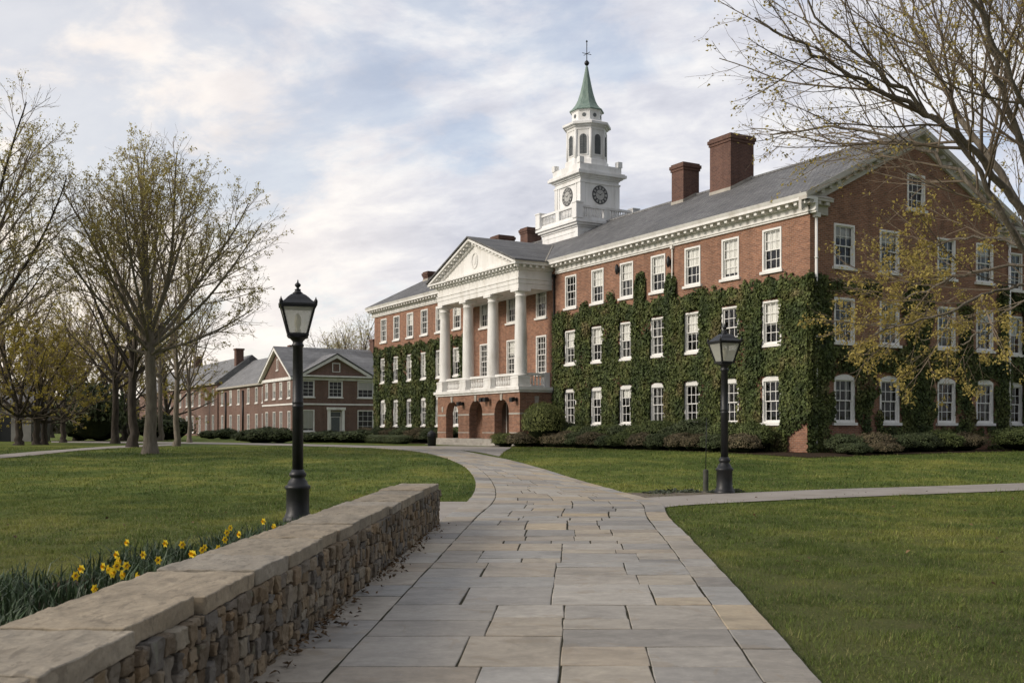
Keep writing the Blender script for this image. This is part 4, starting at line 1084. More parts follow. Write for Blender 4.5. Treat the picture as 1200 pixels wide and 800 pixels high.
# ------------------------------------------------------------------ shrubs
def shrub_mesh(name, seed, mat, nleaf, leaf, flat=False, lump=.28, boxy=False):
    """Unit shrub: foot at z = 0, half width 1, height 1."""
    rng = np.random.default_rng(seed)
    d = rng.normal(0, 1, (nleaf, 3)); d /= np.linalg.norm(d, axis=1, keepdims=True)
    d[:, 2] = np.where(d[:, 2] < -.35, -d[:, 2], d[:, 2])
    rad = np.array([1 + lump * (n3(p, 1.6, seed) + .5 * n3(p, 3.7, seed)) for p in d])
    if boxy: rad *= 1 / np.power((np.abs(d) ** 6).sum(1), 1 / 6)
    depth = 1 - .22 * rng.random(nleaf) ** 1.5 + .05 * rng.normal(0, 1, nleaf)
    P = d * (rad * depth)[:, None]
    C = P * np.array([1, 1, .5]) + np.array([0, 0, .48]); C[:, 2] = np.maximum(C[:, 2], .01)
    nr = d + rng.normal(0, .55, (nleaf, 3)) + np.array([0, 0, .25]); up = rng.normal(0, 1, (nleaf, 3)) + np.array([0, 0, .6])
    V, F = leaf_quads(C, nr, up, leaf * (.6 + .8 * rng.random(nleaf)), rng, .6)
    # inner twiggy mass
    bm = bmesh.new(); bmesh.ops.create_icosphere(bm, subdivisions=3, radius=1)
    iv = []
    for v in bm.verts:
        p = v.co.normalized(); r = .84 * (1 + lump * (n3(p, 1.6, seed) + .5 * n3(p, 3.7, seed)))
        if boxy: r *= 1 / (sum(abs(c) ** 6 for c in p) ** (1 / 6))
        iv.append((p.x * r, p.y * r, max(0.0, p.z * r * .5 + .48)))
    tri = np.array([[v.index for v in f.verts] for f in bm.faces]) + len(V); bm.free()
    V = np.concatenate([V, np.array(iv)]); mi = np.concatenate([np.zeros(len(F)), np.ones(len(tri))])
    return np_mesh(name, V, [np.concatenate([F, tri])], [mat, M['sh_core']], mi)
SH = {}
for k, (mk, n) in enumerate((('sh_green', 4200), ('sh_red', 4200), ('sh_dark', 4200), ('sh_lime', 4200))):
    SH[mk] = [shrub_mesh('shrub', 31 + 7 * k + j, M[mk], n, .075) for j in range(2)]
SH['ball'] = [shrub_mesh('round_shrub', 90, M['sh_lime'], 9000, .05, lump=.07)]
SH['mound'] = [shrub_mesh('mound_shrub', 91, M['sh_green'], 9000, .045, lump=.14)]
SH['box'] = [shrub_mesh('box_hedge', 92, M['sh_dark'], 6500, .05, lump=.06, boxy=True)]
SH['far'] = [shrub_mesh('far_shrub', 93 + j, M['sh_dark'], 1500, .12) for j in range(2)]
srn = random.Random(77)
def shrub(kind, x, y, rx, ry, h, label, group=None, rz=None, name='shrub', dz=-.04):
    o = link(name, srn.choice(SH[kind]), None, (x, y, ground(y) + dz), srn.uniform(0, 6.28) if rz is None else rz)
    o.scale = (rx, ry, h); return tag(o, label, 'shrub', group)
ORD = ['first', 'second', 'third', 'fourth', 'fifth', 'sixth', 'seventh', 'eighth']
CN = {'sh_green': 'green', 'sh_red': 'russet brown', 'sh_dark': 'dark green', 'sh_lime': 'yellow green'}
seq_b = ['sh_green', 'sh_dark', 'sh_dark', 'sh_green', 'sh_green', 'sh_green', 'sh_red']
seq_f = ['sh_red', 'sh_red', 'sh_dark', 'sh_green', 'sh_red', 'sh_red', 'sh_lime']
for k, tt in enumerate(T_R):             # two loose rows under the ivy wall
    for dt, hh in ((0.0, 1.0), (1.31, 1.12)):
        if tt + dt > 18.2: continue
        x, y = hl(-1.15 + srn.uniform(-.12, .12), tt + dt); kd = seq_b[k] if dt == 0 else srn.choice(['sh_dark', 'sh_green', 'sh_red'])
        where = ('below' if dt == 0 else 'just beyond') + f' the {ORD[k]} ground-floor window from the ivy corner'
        shrub(kd, x, y, srn.uniform(.85, 1.0), srn.uniform(.8, .95), hh * srn.uniform(1.08, 1.3), f'taller {CN[kd]} shrub {where}', 'foundation shrubs along the ivy front')
        x, y = hl(-2.35 + srn.uniform(-.15, .15), tt + dt - .5); kd = seq_f[k] if dt == 0 else srn.choice(['sh_dark', 'sh_green', 'sh_red'])
        shrub(kd, x, y, srn.uniform(.72, .9), srn.uniform(.68, .8), srn.uniform(.7, .95), f'low front-row {CN[kd]} shrub {where}', 'foundation shrubs along the ivy front')
x, y = hl(-2.4, 16.9); shrub('ball', x, y, 1.2, 1.2, 2.2, 'large round clipped yellow-green shrub beside the portico arcade', name='round_shrub', dz=.2)
for (lx, ly, kd, rx, h, lab) in ((-3.3, 19.6, 'sh_dark', .7, .75, 'small dark green shrub at the foot of the portico corner'), (-3.9, 18.6, 'sh_lime', .75, .8, 'low yellow-green shrub in front of the round clipped one'),
                                 (-3.5, 17.4, 'sh_red', .8, .85, 'low russet shrub in front of the round clipped one'), (-2.0, 19.9, 'sh_green', .6, .7, 'narrow green shrub squeezed between round shrub and brick pier')):
    x, y = hl(lx, ly); shrub(kd, x, y, rx, rx, h, lab, 'shrubs by the portico')
gs = [(0.9, -1.0, 'sh_dark', .8, .85, 'dark shrub below the gable downpipe at the ivy corner'), (2.3, -1.3, 'sh_red', .95, .9, 'russet shrub under the gable window nearest the ivy corner'), (3.7, -1.3, 'sh_dark', .85, .8, 'dark shrub between the first two gable windows'),
      (5.1, -1.3, 'sh_dark', .95, .9, 'dark shrub under the second gable window'), (6.6, -1.2, 'sh_green', .95, .95, 'green shrub below the ivy column in the middle of the gable'), (8.1, -1.3, 'sh_red', .9, .85, 'russet shrub under the third gable window'),
      (0.2, -2.2, 'sh_dark', .65, .55, 'low dark shrub at the lawn edge by the ivy corner'), (1.7, -2.3, 'sh_red', .7, .55, 'low russet shrub at the lawn edge before the first gable window')]
for (lx, ly, kd, rx, h, lab) in gs:
    x, y = hl(lx, ly); shrub(kd, x, y, rx, rx * .9, h, lab, 'shrubs along the gable')
x, y = hl(11.6, -2.2); shrub('mound', x, y, 2.6, 1.5, 1.15, 'broad smooth green mound shrub under the last gable window', rz=A30, name='mound_shrub')
x, y = hl(15.6, -1.6); shrub('mound', x, y, 2.0, 1.3, 1.25, 'broad green mound shrub before the set-back wing', rz=A30, name='mound_shrub')
# beds beneath them
def bed(name, pts, dz=.008):
    mb = MB(); mb.poly([(*p, 0) for p in pts])
    bm = bmesh.new(); me = mb.mesh(name, M['mulch']); bm.from_mesh(me)
    bmesh.ops.triangulate(bm, faces=bm.faces); bmesh.ops.subdivide_edges(bm, edges=bm.edges, cuts=6, use_grid_fill=True)
    for v in bm.verts: v.co.z = ground(v.co.y) + dz + .012
    bm.normal_update(); bm.to_mesh(me); bm.free()
    o = link(name, me); fix_normals(o)
    if me.polygons[0].normal.z < 0: me.flip_normals()
    tag(o, kind='structure')
bed('planting_bed', [hl(-3.0, -2.9), hl(-3.0, 17), hl(-4.6, 18.2), hl(-4.2, 20.2), hl(0, 20), hl(0, 0), hl(16, 0), hl(17, -2.9)])
bed('planting_bed', [hl(-2.6, 30.8), hl(-2.6, 46), hl(0, 46), hl(0, 30.6)])
# hedges before the far front and the brown brick hall
for i in range(6):
    x, y = hl(-1.3, 32.2 + 2.45 * i); kd = 'sh_red' if i % 2 else 'sh_dark'
    shrub(kd, x, y, 1.35, .9, 1.15, f'{CN[kd]} hedge shrub beyond the portico, {ORD[i]} along from it', 'hedge shrubs beyond the portico')
for i in range(4):
    x, y = hl(-4.2, 32.6 + 3.3 * i)
    shrub('box', x, y, 1.75, .55, .62, f'low clipped box hedge block on the lawn beyond the portico, {ORD[i]} along', 'clipped box hedge', rz=R(120), name='box_hedge')
for i, (px, py, rx, h) in enumerate(((283, 516, .9, .7), (297, 518.5, 1.3, 1.0), (311, 519, 1.3, 1.15), (326, 519, 1.3, 1.1), (362, 518.0, 1.6, .75), (382, 518.2, 1.6, .9), (402, 518.4, 1.5, .85), (421, 518.8, 1.5, .95), (265, 514.5, 1.2, 1.1), (246, 514, 1.2, .9))):
    x, y, z = at(px, py); o = shrub('far', x, y, rx, 1.3, h, f'dark shrub before the brown brick hall, {(ORD + ["ninth", "tenth"])[i]} along its hedge', 'shrubs before the brown brick hall', rz=A30)
for i, (px, py, rx, h) in enumerate(((105, 517, 2.6, 4.6), (93, 516, 1.6, 2.6), (120, 516.5, 1.8, 3.0), (190, 516, 2.5, 2.2))):
    x, y, z = at(px, py); shrub('far', x, y, rx, rx, h, ['tall rounded evergreen shrub among the left-hand trees', 'smaller evergreen shrub at the left foot of the tall one', 'mid-sized evergreen shrub right of the tall one', 'wide dark shrub behind the big bare tree'][i], 'evergreen shrubs under the trees')
# ------------------------------------------------------------------ trees
def tubes(paths, nside):
    """paths: list of (pts (k,3), radii (k,)) with equal k -> V, F (quads)."""
    P = np.array([p for p, r in paths]); Rr = np.array([r for p, r in paths]); m, k, _ = P.shape
    T = np.empty_like(P); T[:, 1:-1] = P[:, 2:] - P[:, :-2]; T[:, 0] = P[:, 1] - P[:, 0]; T[:, -1] = P[:, -1] - P[:, -2]
    T /= np.maximum(np.linalg.norm(T, axis=2, keepdims=True), 1e-9)
    ref = np.where(np.abs(T[:, :1, 2:3]) > .9, np.array([1., 0, 0]), np.array([0, 0, 1.]))
    ref = np.broadcast_to(ref, T.shape)
    A = np.cross(T, ref); A /= np.maximum(np.linalg.norm(A, axis=2, keepdims=True), 1e-9); B = np.cross(T, A)
    ang = np.arange(nside) * 2 * np.pi / nside
    V = P[:, :, None, :] + Rr[:, :, None, None] * (np.cos(ang)[None, None, :, None] * A[:, :, None, :] + np.sin(ang)[None, None, :, None] * B[:, :, None, :])
    idx = np.arange(m * k * nside).reshape(m, k, nside)
    a = idx[:, :-1]; b = idx[:, 1:]
    F = np.stack([a, np.roll(a, -1, 2), np.roll(b, -1, 2), b], -1).reshape(-1, 4)
    return V.reshape(-1, 3), F
def tube_mesh(paths, nside_of):
    groups = {}
    for p in paths: groups.setdefault((len(p[0]), nside_of(p)), []).append(p)
    Vs = []; Fs = []; off = 0
    for (k, ns), g in groups.items():
        V, F = tubes(g, ns); Vs.append(V); Fs.append(F + off); off += len(V)
    return np.concatenate(Vs), np.concatenate(Fs)

def grow_tree(seed, fork, tr, env, nlimb, limbs=None, inc=(6, 66), lean=(0, 0), sp=(.62, .36, .24), leaf=(1, .08), dens=1.0, droop=0.0, twig_r=.007, leaf_bias=None, straight=1.0, stems=None):
    """Grows trunk, limbs, branches and twigs inside an ellipsoid envelope (cx, cy, cz, rx, ry, rz)."""
    rg = random.Random(seed); V3 = Vector
    cx, cy, cz, rx, ry, rz = env
    def inside(p, f=1.0): return ((p.x - cx) / (rx * f)) ** 2 + ((p.y - cy) / (ry * f)) ** 2 + ((p.z - cz) / (rz * f)) ** 2 < 1
    def rv(s): return V3((rg.gauss(0, s), rg.gauss(0, s), rg.gauss(0, s)))
    trunk = []; fine = []; tips = []
    base = [V3((lean[0] * k, lean[1] * k, fork * k * k ** .0 if k else -.15)) for k in (0, .03, .08, .16, .3, .5, .75, 1)]
    for i, b in enumerate(base):
        if i > 1: b += V3((rg.gauss(0, .04), rg.gauss(0, .04), 0))
    trad = [tr * f for f in (1.75, 1.45, 1.2, 1.06, .98, .92, .88, .9)]
    trunk.append(([tuple(b) for b in base], trad))
    top = base[-1]
    main = []
    def march(p, d, r0, up, wob, step, maxn=60, fr=1.0, rend=.02):
        pts = [p.copy()]; n = 0
        while n < maxn:
            d = (d + rv(wob) + V3((0, 0, up))).normalized(); p = p + d * step; n += 1
            pts.append(p.copy())
            if n > 3 and not inside(p, fr): break
        k = len(pts); return pts, [r0 + (rend - r0) * (i / (k - 1)) ** .8 for i in range(k)]
    if limbs is None:
        for i in range(nlimb):
            f = i / max(1, nlimb - 1); a = i * 2.39996 + rg.uniform(-.3, .3)
            ic = R(inc[0] + (inc[1] - inc[0]) * f ** .75 + rg.uniform(-4, 4))
            d = V3((math.sin(ic) * math.cos(a), math.sin(ic) * math.sin(a), math.cos(ic)))
            st = top + V3((0, 0, -f * fork * .22)) if i else top.copy()
            r0 = tr * (.56 - .2 * f) * rg.uniform(.85, 1.05)
            main.append(march(st - d * .05, d, r0, .022 + .022 * f - droop * f, .055 / straight, .42, fr=rg.uniform(.86, 1.0)))
    else:
        for (pts, r0) in limbs:
            P = cr_spline(pts, 5); P = [p + rv(.03) for p in P]; k = len(P)
            main.append((P, [r0 + (.018 - r0) * (i / (k - 1)) ** .85 for i in range(k)]))
    def children(path, lvl):
        pts, rad = path; seg = [0.0]
        for a, b in zip(pts[:-1], pts[1:]): seg.append(seg[-1] + (b - a).length)
        L = seg[-1]; d = L * (.28 if lvl == 0 else .15) + rg.uniform(0, sp[lvl]); az = rg.uniform(0, 6.28)
        while d < L * .985:
            i = max(j for j in range(len(seg) - 1) if seg[j] <= d); u = (d - seg[i]) / max(1e-6, seg[i + 1] - seg[i])
            p = pts[i].lerp(pts[i + 1], u); r = rad[i] + (rad[i + 1] - rad[i]) * u
            t = (pts[i + 1] - pts[i]).normalized()
            az += 2.4 + rg.uniform(-.6, .6); o = t.orthogonal().normalized(); w = t.cross(o)
            side = o * math.cos(az) + w * math.sin(az)
            an = R(rg.uniform(22, 44)); cd = t * math.cos(an) + side * math.sin(an)
            rem = L - d
            if lvl == 0:
                ln = min(rem * rg.uniform(.45, .75) + .7, 5.0); pp, rr = march(p, cd, min(r * .6, .012 + .011 * ln), .035 - droop, .06, .34, int(ln / .34) + 1, 1.03, .009)
                main_fine.append((pp, rr)); children((pp, rr), 1)
            elif lvl == 1:
                ln = min(rem * rg.uniform(.4, .7) + .3, 2.0); pp, rr = march(p, cd, min(r * .65, .006 + .007 * ln), .03 - droop, .09, .25, int(ln / .25) + 1, 1.08, twig_r)
                fine.append((pp, rr)); children((pp, rr), 2)
            else:
                ln = rg.uniform(.15, .5); q1 = p + cd * ln * .5; q2 = q1 + (cd + rv(.2) + V3((0, 0, .15 - droop))).normalized() * ln * .5
                fine.append(([p, q1, q2], [min(r * .8, twig_r), twig_r * .85, twig_r * .6])); tips.append((q2, cd)); 
                if rg.random() < .5: tips.append((q1, cd))
            d += sp[lvl] * rg.uniform(.55, 1.45) / dens
    main_fine = []
    for m in main: children(m, 0)
    thick = trunk + [([tuple(q) for q in p], r) for (p, r) in main]
    TV, TF = tube_mesh(thick, lambda p: 12 if p[1][0] > .12 else 8)
    fp = [([tuple(q) for q in p], r) for (p, r) in main_fine + fine]
    CV, CF = tube_mesh(fp, lambda p: 5 if p[1][0] > .02 else 3)
    nr = np.random.default_rng(seed)
    tp_ = np.array([tuple(t[0]) for t in tips]); td = np.array([tuple(t[1]) for t in tips])
    if leaf[0] > 0:
        if leaf_bias is not None:
            w = np.array([leaf_bias(p) for p in tp_])
        else: w = np.ones(len(tp_))
        # clumps: some boughs are further out than others
        w *= np.array([max(.05, .55 + 1.3 * n3(p, .45, seed)) for p in tp_]) * leaf[0]
        cnt = nr.poisson(w * np.where(nr.random(len(w)) < .42, 2.3, .06)); C = np.repeat(tp_, cnt, 0); D = np.repeat(td, cnt, 0); n = len(C)
        C = C + nr.normal(0, .065, (n, 3)) - D * (nr.random(n) * .12)[:, None]
        LV, LF = leaf_quads(C, nr.normal(0, 1, (n, 3)) + np.array([0, 0, .5]), D + nr.normal(0, .6, (n, 3)) - np.array([0, 0, .3]), leaf[1] * (.5 + nr.random(n)), nr, .6)
    else: LV = np.zeros((0, 3)); LF = np.zeros((0, 3), int)
    return TV, TF, CV, CF, LV, LF
TREEN = [0, 0]
def make_tree(name, label, loc, data, mats, group=None, rz=0.0, cat='tree'):
    TV, TF, CV, CF, LV, LF = data
    root = empty(name, loc, rz); tag(root, label, cat, group)
    link('trunk', np_mesh('trunk', TV, [TF], [mats[0]], smooth=True), root)
    F = [CF]; V = CV; mi = [np.zeros(len(CF))]
    if len(LF): V = np.concatenate([CV, LV]); F = [CF, LF + len(CV)]; mi.append(np.ones(len(LF)))
    link('crown', np_mesh('crown', V, F, [mats[1], mats[2]], np.concatenate(mi)), root)
    TREEN[0] += len(V)
    return root
def gp(px, py, dz=0.0):
    x, y, z = at(px, py); return (x, y, z + dz)
# the big bare tree on the lawn
L0 = gp(176, 531.5)
make_tree('maple_tree', 'tall spreading tree in early leaf, grey trunk on the lawn, nearest to the stone-wall lamp', L0,
          grow_tree(4, 5.0, .235, (0.7, 0, 8.0, 4.5, 4.5, 3.95), 20, inc=(3, 80), leaf=(6.5, .075), dens=1.0, straight=2.4, twig_r=.0048, sp=(.5, .27, .2)), (M['bark'], M['twig'], M['leaf_olive']))
# the tree at the left edge
LE = (-21.2, 38.5, ground(38.5))
make_tree('maple_tree', 'tall bare-branched tree at the picture edge whose trunk is out of view', LE,
          grow_tree(9, 3.4, .27, (0.4, 0, 8.8, 4.9, 4.6, 5.9), 18, inc=(4, 80), leaf=(5.5, .075), dens=1.0, straight=2.2, twig_r=.0048, sp=(.5, .28, .2)), (M['bark_dark'], M['twig'], M['leaf_olive']))
gold = grow_tree(21, 2.0, .22, (0, 0, 4.6, 4.0, 4.0, 3.5), 11, inc=(8, 84), leaf=(5.5, .15), dens=1.0, droop=.02, sp=(.62, .42, .3))
bare = grow_tree(22, 4.6, .23, (0, 0, 8.2, 4.2, 4.2, 5.0), 11, inc=(6, 64), leaf=(2.6, .115), dens=1.0, twig_r=.006, sp=(.62, .42, .3))
thin = grow_tree(23, 4.8, .16, (0, 0, 8.0, 3.0, 3.0, 4.8), 8, inc=(5, 52), leaf=(2.4, .115), dens=.95, twig_r=.006, sp=(.62, .42, .3))
tg = make_tree('golden_tree', 'low golden-leaved tree with a dark trunk beside the grey outbuilding', gp(22, 521.5), gold, (M['bark_dark'], M['twig'], M['leaf_gold']), 'golden trees')
tb = make_tree('bare_tree', 'straight dark-trunked tree close behind the big spreading one, in thin leaf', gp(155, 524), bare, (M['bark_dark'], M['twig'], M['leaf_olive']), 'trees beyond the lawn')
tt_ = make_tree('slender_tree', 'slender tree to the right of the big spreading one, before the brick hall', gp(207, 522.5), thin, (M['bark'], M['twig'], M['leaf_dull']), 'trees beyond the lawn')
def copy_tree_at(o, loc, rz, s, label, mat=None):
    c = copy_tree(o); c.location = loc; c.rotation_euler.z = rz; c.scale = (s, s, s); c['label'] = label
    return c
copy_tree_at(tg, gp(43, 521), 2.1, .95, 'golden-leaved tree leaning beside its twin trunk, right of the outbuilding tree')
copy_tree_at(tg, gp(52, 520.8), 4.0, .85, 'smaller golden tree forming the right of the twin trunks')
copy_tree_at(tg, gp(74, 518.5), 5.2, .9, 'golden tree standing behind the twin trunks with a thin stem')
copy_tree_at(tg, gp(-18, 521), 1.2, 1.15, 'golden tree at the picture edge in front of the outbuilding')
copy_tree_at(tg, gp(118, 515.5), .6, 1.25, 'golden tree farther back over the tall evergreen shrub')
copy_tree_at(tg, gp(146, 516), 2.7, 1.25, 'golden tree filling the gap between the two dark trunks')
copy_tree_at(tg, gp(196, 514.5), 3.9, 1.35, 'golden tree far behind the slender trunks')
copy_tree_at(tg, gp(92, 515), 5.9, 1.35, 'golden tree far behind the evergreen shrubs')
copy_tree_at(tb, gp(135, 519.5), 1.9, 1.0, 'forking dark tree left of the straight dark trunk')
copy_tree_at(tb, gp(90, 516), 3.3, 1.1, 'bare tree rising behind the golden trees')
copy_tree_at(tb, gp(8, 517), 4.4, 1.25, 'bare tree rising behind the outbuilding')
copy_tree_at(tt_, gp(222, 518.5), 2.5, .9, 'thin tree farther right, closest to the wing of the brick hall')
copy_tree_at(tt_, gp(188, 516.5), .9, 1.2, 'thin tree behind the big trunk, far across the lawn')
for i, (px, Y, s, lab) in enumerate(((418, 150, 1.35, 'small bare tree showing above the roof of the brown hall, by its dark chimney'), (395, 165, 1.4, 'bare tree showing above the middle of the brown hall roof'), (432, 170, 1.5, 'bare tree half hidden by the end of the ivy hall'),
                                     (60, 120, 1.2, 'faint far tree between the golden crowns'), (150, 150, 1.2, 'faint far tree behind the dark trunks'), (-40, 110, 1.4, 'far tree beyond the picture edge on the outbuilding side'))):
    copy_tree_at(tb, ((px - 600) / FPX * Y, Y, .5), i * 1.3, s, lab)
# the tree at the right edge, its boughs reaching over the lawn
RT = (11.1, 21.3, 0.0)
def rl(px, py, dy): 
    Y = RT[1] + dy; q = pz(px, py, Y); return (q[0] - RT[0], q[1] - RT[1], q[2] - RT[2])
K0 = (0, 0, 5.0)
LIMB = [([K0, rl(1190, 235, -.2), rl(1130, 165, -.8), rl(1075, 128, -1.2), rl(1010, 95, -1.6), rl(940, 55, -2), rl(885, 25, -2.3)], 0.090),
        ([K0, rl(1172, 205, .5), rl(1120, 130, 1.2), rl(1085, 60, 1.8), rl(1055, 0, 2.2), rl(1030, -70, 2.6)], 0.096),
        ([K0, rl(1200, 180, -.8), rl(1170, 90, -1.4), rl(1150, 0, -2.0), rl(1120, -110, -2.4)], 0.096),
        ([(0, 0, 4.6), rl(1185, 268, .3), rl(1120, 200, .8), rl(1050, 165, 1.3), rl(975, 150, 1.8), rl(905, 158, 2.3)], 0.068),
        ([(0, 0, 4.4), rl(1190, 275, -.6), rl(1135, 185, -1.2), rl(1060, 108, -1.8), rl(1000, 60, -2.2), rl(945, 5, -2.6)], 0.068),
        ([(0, 0, 5.2), rl(1225, 160, 0), rl(1205, 40, .4), rl(1190, -90, .8), rl(1185, -220, 1.0)], 0.101),
        ([(0, 0, 5.2), rl(1290, 160, .6), rl(1330, 40, 1.2), rl(1370, -90, 1.6)], 0.084),
        ([(0, 0, 5.0), rl(1290, 200, -1.5), rl(1340, 110, -3.0), rl(1380, 30, -4)], 0.078),
        ([(0, 0, 5.0), rl(1235, 190, 2.2), rl(1225, 70, 3.8), rl(1210, -40, 5)], 0.078),
        ([(0, 0, 4.9), rl(1225, 210, -1.6), rl(1195, 110, -3.0), rl(1150, 20, -3.8), rl(1100, -60, -4.4)], 0.073),
        ([(0, 0, 3.9), rl(1205, 315, .2), rl(1150, 318, .6), rl(1095, 335, 1.0), rl(1050, 352, 1.4), rl(1012, 375, 1.7)], 0.042),
        ([(0, 0, 3.7), rl(1215, 335, -.5), rl(1160, 345, -.9), rl(1110, 365, -1.2), rl(1060, 380, -1.3), rl(1025, 392, -1.4)], 0.037),
        ([(0, 0, 4.2), rl(1200, 290, .9), rl(1150, 278, 1.5), rl(1105, 285, 1.9), rl(1065, 305, 2.2)], 0.040),
        ([(0, 0, 3.6), rl(1230, 345, 1.2), rl(1190, 360, 1.9), rl(1150, 385, 2.3), rl(1125, 405, 2.5)], 0.028)]
def rbias(p):
    low = 1.0 / (1 + math.exp((p[2] - 5.6) * 2.2)); return .85 + 7.0 * low + .5 * max(0, (-p[0] - 4.5) / 2)
make_tree('oak_tree', 'large tree at the right edge whose amber-leaved boughs hang before the gable', RT,
          grow_tree(41, 5.1, .36, (-1.2, 0, 9.5, 6.6, 6.2, 7.5), 0, limbs=LIMB, leaf=(2.6, .060), dens=1.05, sp=(.46, .3, .22), leaf_bias=rbias, twig_r=.0038), (M['bark'], M['twig_brown'], M['leaf_amber']))
# ------------------------------------------------------------------ street lamps
def make_lamp(loc, rz, label):
    root = empty('street_lamp', loc, rz); tag(root, label, 'street lamp', 'black lantern lamp posts')
    m = MB()
    m.lathe([(.24, -.05), (.24, .06), (.215, .08), (.205, .12), (.185, .16), (.185, .52), (.205, .54), (.205, .585), (.17, .60), (.15, .66), (.115, .70), (.11, .72), (.135, .745), (.14, .78), (.115, .81), (.095, .85)], 16, smooth=True)
    m.build('base', M['dark'], root)
    m = MB()
    m.lathe([(.088, .80), (.088, 1.86), (.094, 1.87), (.094, 1.885), (.088, 1.895), (.088, 1.925), (.094, 1.935), (.094, 1.95), (.086, 1.96), (.078, 2.84), (.098, 2.85), (.098, 2.88), (.08, 2.90), (.085, 2.93), (.12, 2.97), (.165, 2.99), (.165, 3.02)], 16)
    m.build('post', M['dark'], root)
    hb, ht, zb, zt = .15, .262, 3.02, 3.50
    m = MB()
    m.box(-hb - .02, hb + .02, -hb - .02, hb + .02, zb + .001, zb + .04)
    c = .018
    for sx in (-1, 1):
        for sy in (-1, 1):
            p = Vector((sx * hb, sy * hb, zb + .03)); q = Vector((sx * ht, sy * ht, zt))
            m.prism([(p.x - c, p.y - c, p.z), (p.x + c, p.y - c, p.z), (p.x + c, p.y + c, p.z), (p.x - c, p.y + c, p.z)], tuple(q - p))
            m.lathe([(.026, zt + .02), (.03, zt + .07), (.012, zt + .1), (.004, zt + .13)], 6, (sx * (ht + .012), sy * (ht + .012), 0))
    m.box(-ht - .035, ht + .035, -ht - .035, ht + .035, zt, zt + .03)
    m.box(-ht - .015, ht + .015, -ht - .015, ht + .015, zt - .03, zt - .001)
    m.build('lantern_frame', M['dark'], root)
    g = MB(); i0, i1 = hb - .003, ht - .003
    cs = [(-1, -1), (1, -1), (1, 1), (-1, 1)]
    for k in range(4):
        a, b = cs[k], cs[(k + 1) % 4]
        g.quad((a[0] * i0, a[1] * i0, zb + .04), (b[0] * i0, b[1] * i0, zb + .04), (b[0] * i1, b[1] * i1, zt - .03), (a[0] * i1, a[1] * i1, zt - .03))
    g.build('glass_pane', M['lamp_glass'], root)
    m = MB(); m.lathe([(.05, zb + .04), (.05, zb + .1), (.03, zb + .12)], 10); m.lathe([(.03, zb + .12), (.055, zb + .2), (.05, zb + .3), (.02, zb + .36)], 10); m.build('bulb', M['lamp_bulb'], root)
    m = MB(); s4 = math.sqrt(2); z = zt + .03
    m.lathe([((ht + .02) * s4, z), (.21 * s4, z + .06), (.165 * s4, z + .11), (.12 * s4, z + .15), (.085 * s4, z + .17)], 4, smooth=False, a0=math.pi / 4)
    m.lathe([(.075, z + .17), (.085, z + .19), (.06, z + .205), (.045, z + .23), (.05, z + .235), (.05, z + .25), (.022, z + .26), (.022, z + .28), (.045, z + .30), (.05, z + .325), (.035, z + .345), (.014, z + .36), (.012, z + .38), (.003, z + .41)], 12)
    m.build('lantern_roof', M['dark'], root)
    return root
lp = make_lamp(pz(349, 0, 17.0)[:2] + (0.0,), R(14), 'taller-looking black lantern lamp post standing in the lawn behind the stone wall')
l2 = copy_tree(lp); l2.location = gp(849, 578); l2.rotation_euler.z = R(20); l2['label'] = 'black lantern lamp post beside the cross path, in front of the ivy'
# the thin rod in its sleeve beside it
x, y, z = at(827, 576)
root = empty('marker_post', (x, y, z)); tag(root, 'short dark sleeve with a thin tall rod beside the lamp post at the cross path', 'post')
m = MB(); m.lathe([(.075, -.05), (.075, .02), (.065, .03), (.065, .50), (.05, .53), (.015, .54)], 14); m.build('sleeve', pmat('weathered_sleeve', [(.3, (.035, .038, .03)), (.7, (.07, .07, .055))], 6, .7), root)
m = MB(); m.tube((0, 0, .5), (.02, 0, 1.75), .011, .008, 8); m.build('rod', M['dark'], root)
# bin near the portico
x, y, z = at(506, 522.5)
root = empty('litter_bin', (x, y, z)); tag(root, 'small dark litter bin with a domed lid near the portico steps', 'bin')
m = MB(); m.lathe([(.22, 0), (.24, .03), (.26, .55), (.28, .57), (.28, .61), (.25, .63)], 18); m.build('bin_body', M['dark'], root)
m = MB(); m.lathe([(.26, .632), (.25, .70), (.19, .80), (.08, .86), (.03, .87), (.03, .92), (.01, .93)], 18); m.build('lid', M['dark'], root)

# ------------------------------------------------------------------ stone wall
def stone_mat():
    m, t, p, out = new_mat('field_stone')
    tc = t.n('ShaderNodeTexCoord'); o = tc.outputs['Object']
    g = t.n('ShaderNodeNewGeometry').outputs['Random Per Island']
    c = t.ramp([(0, (.22, .17, .11)), (.14, (.12, .09, .06)), (.28, (.20, .18, .15)), (.42, (.26, .20, .13)), (.56, (.10, .085, .068)), (.7, (.165, .155, .14)), (.85, (.21, .15, .09)), (1, (.25, .22, .17))], g)
    n1 = t.noise(o, 5, 9, .65, .6); n2 = t.noise(o, 38, 6, .7)
    v = t.math('MULTIPLY', t.math('MULTIPLY_ADD', n1, 1.1, .45), t.math('MULTIPLY_ADD', n2, .7, .65))
    h = t.n('ShaderNodeHueSaturation'); t.l(c, h.inputs['Color']); t.l(v, h.inputs['Value'])
    c = t.mix(h.outputs[0], (.17, .18, .13), t.math('MULTIPLY', t.math('GREATER_THAN', t.noise(o, 9, 6, .7), .63), .45))
    t.l(c, p.inputs['Base Color']); p.inputs['Roughness'].default_value = .88; p.inputs['Specular IOR Level'].default_value = .2
    b = t.n('ShaderNodeBump'); b.inputs['Strength'].default_value = .8; b.inputs['Distance'].default_value = .012
    t.l(t.math('ADD', t.noise(o, 16, 8, .7), t.math('MULTIPLY', n2, .5)), b.inputs['Height']); t.l(b.outputs[0], p.inputs['Normal'])
    return m
M['fieldstone'] = stone_mat()
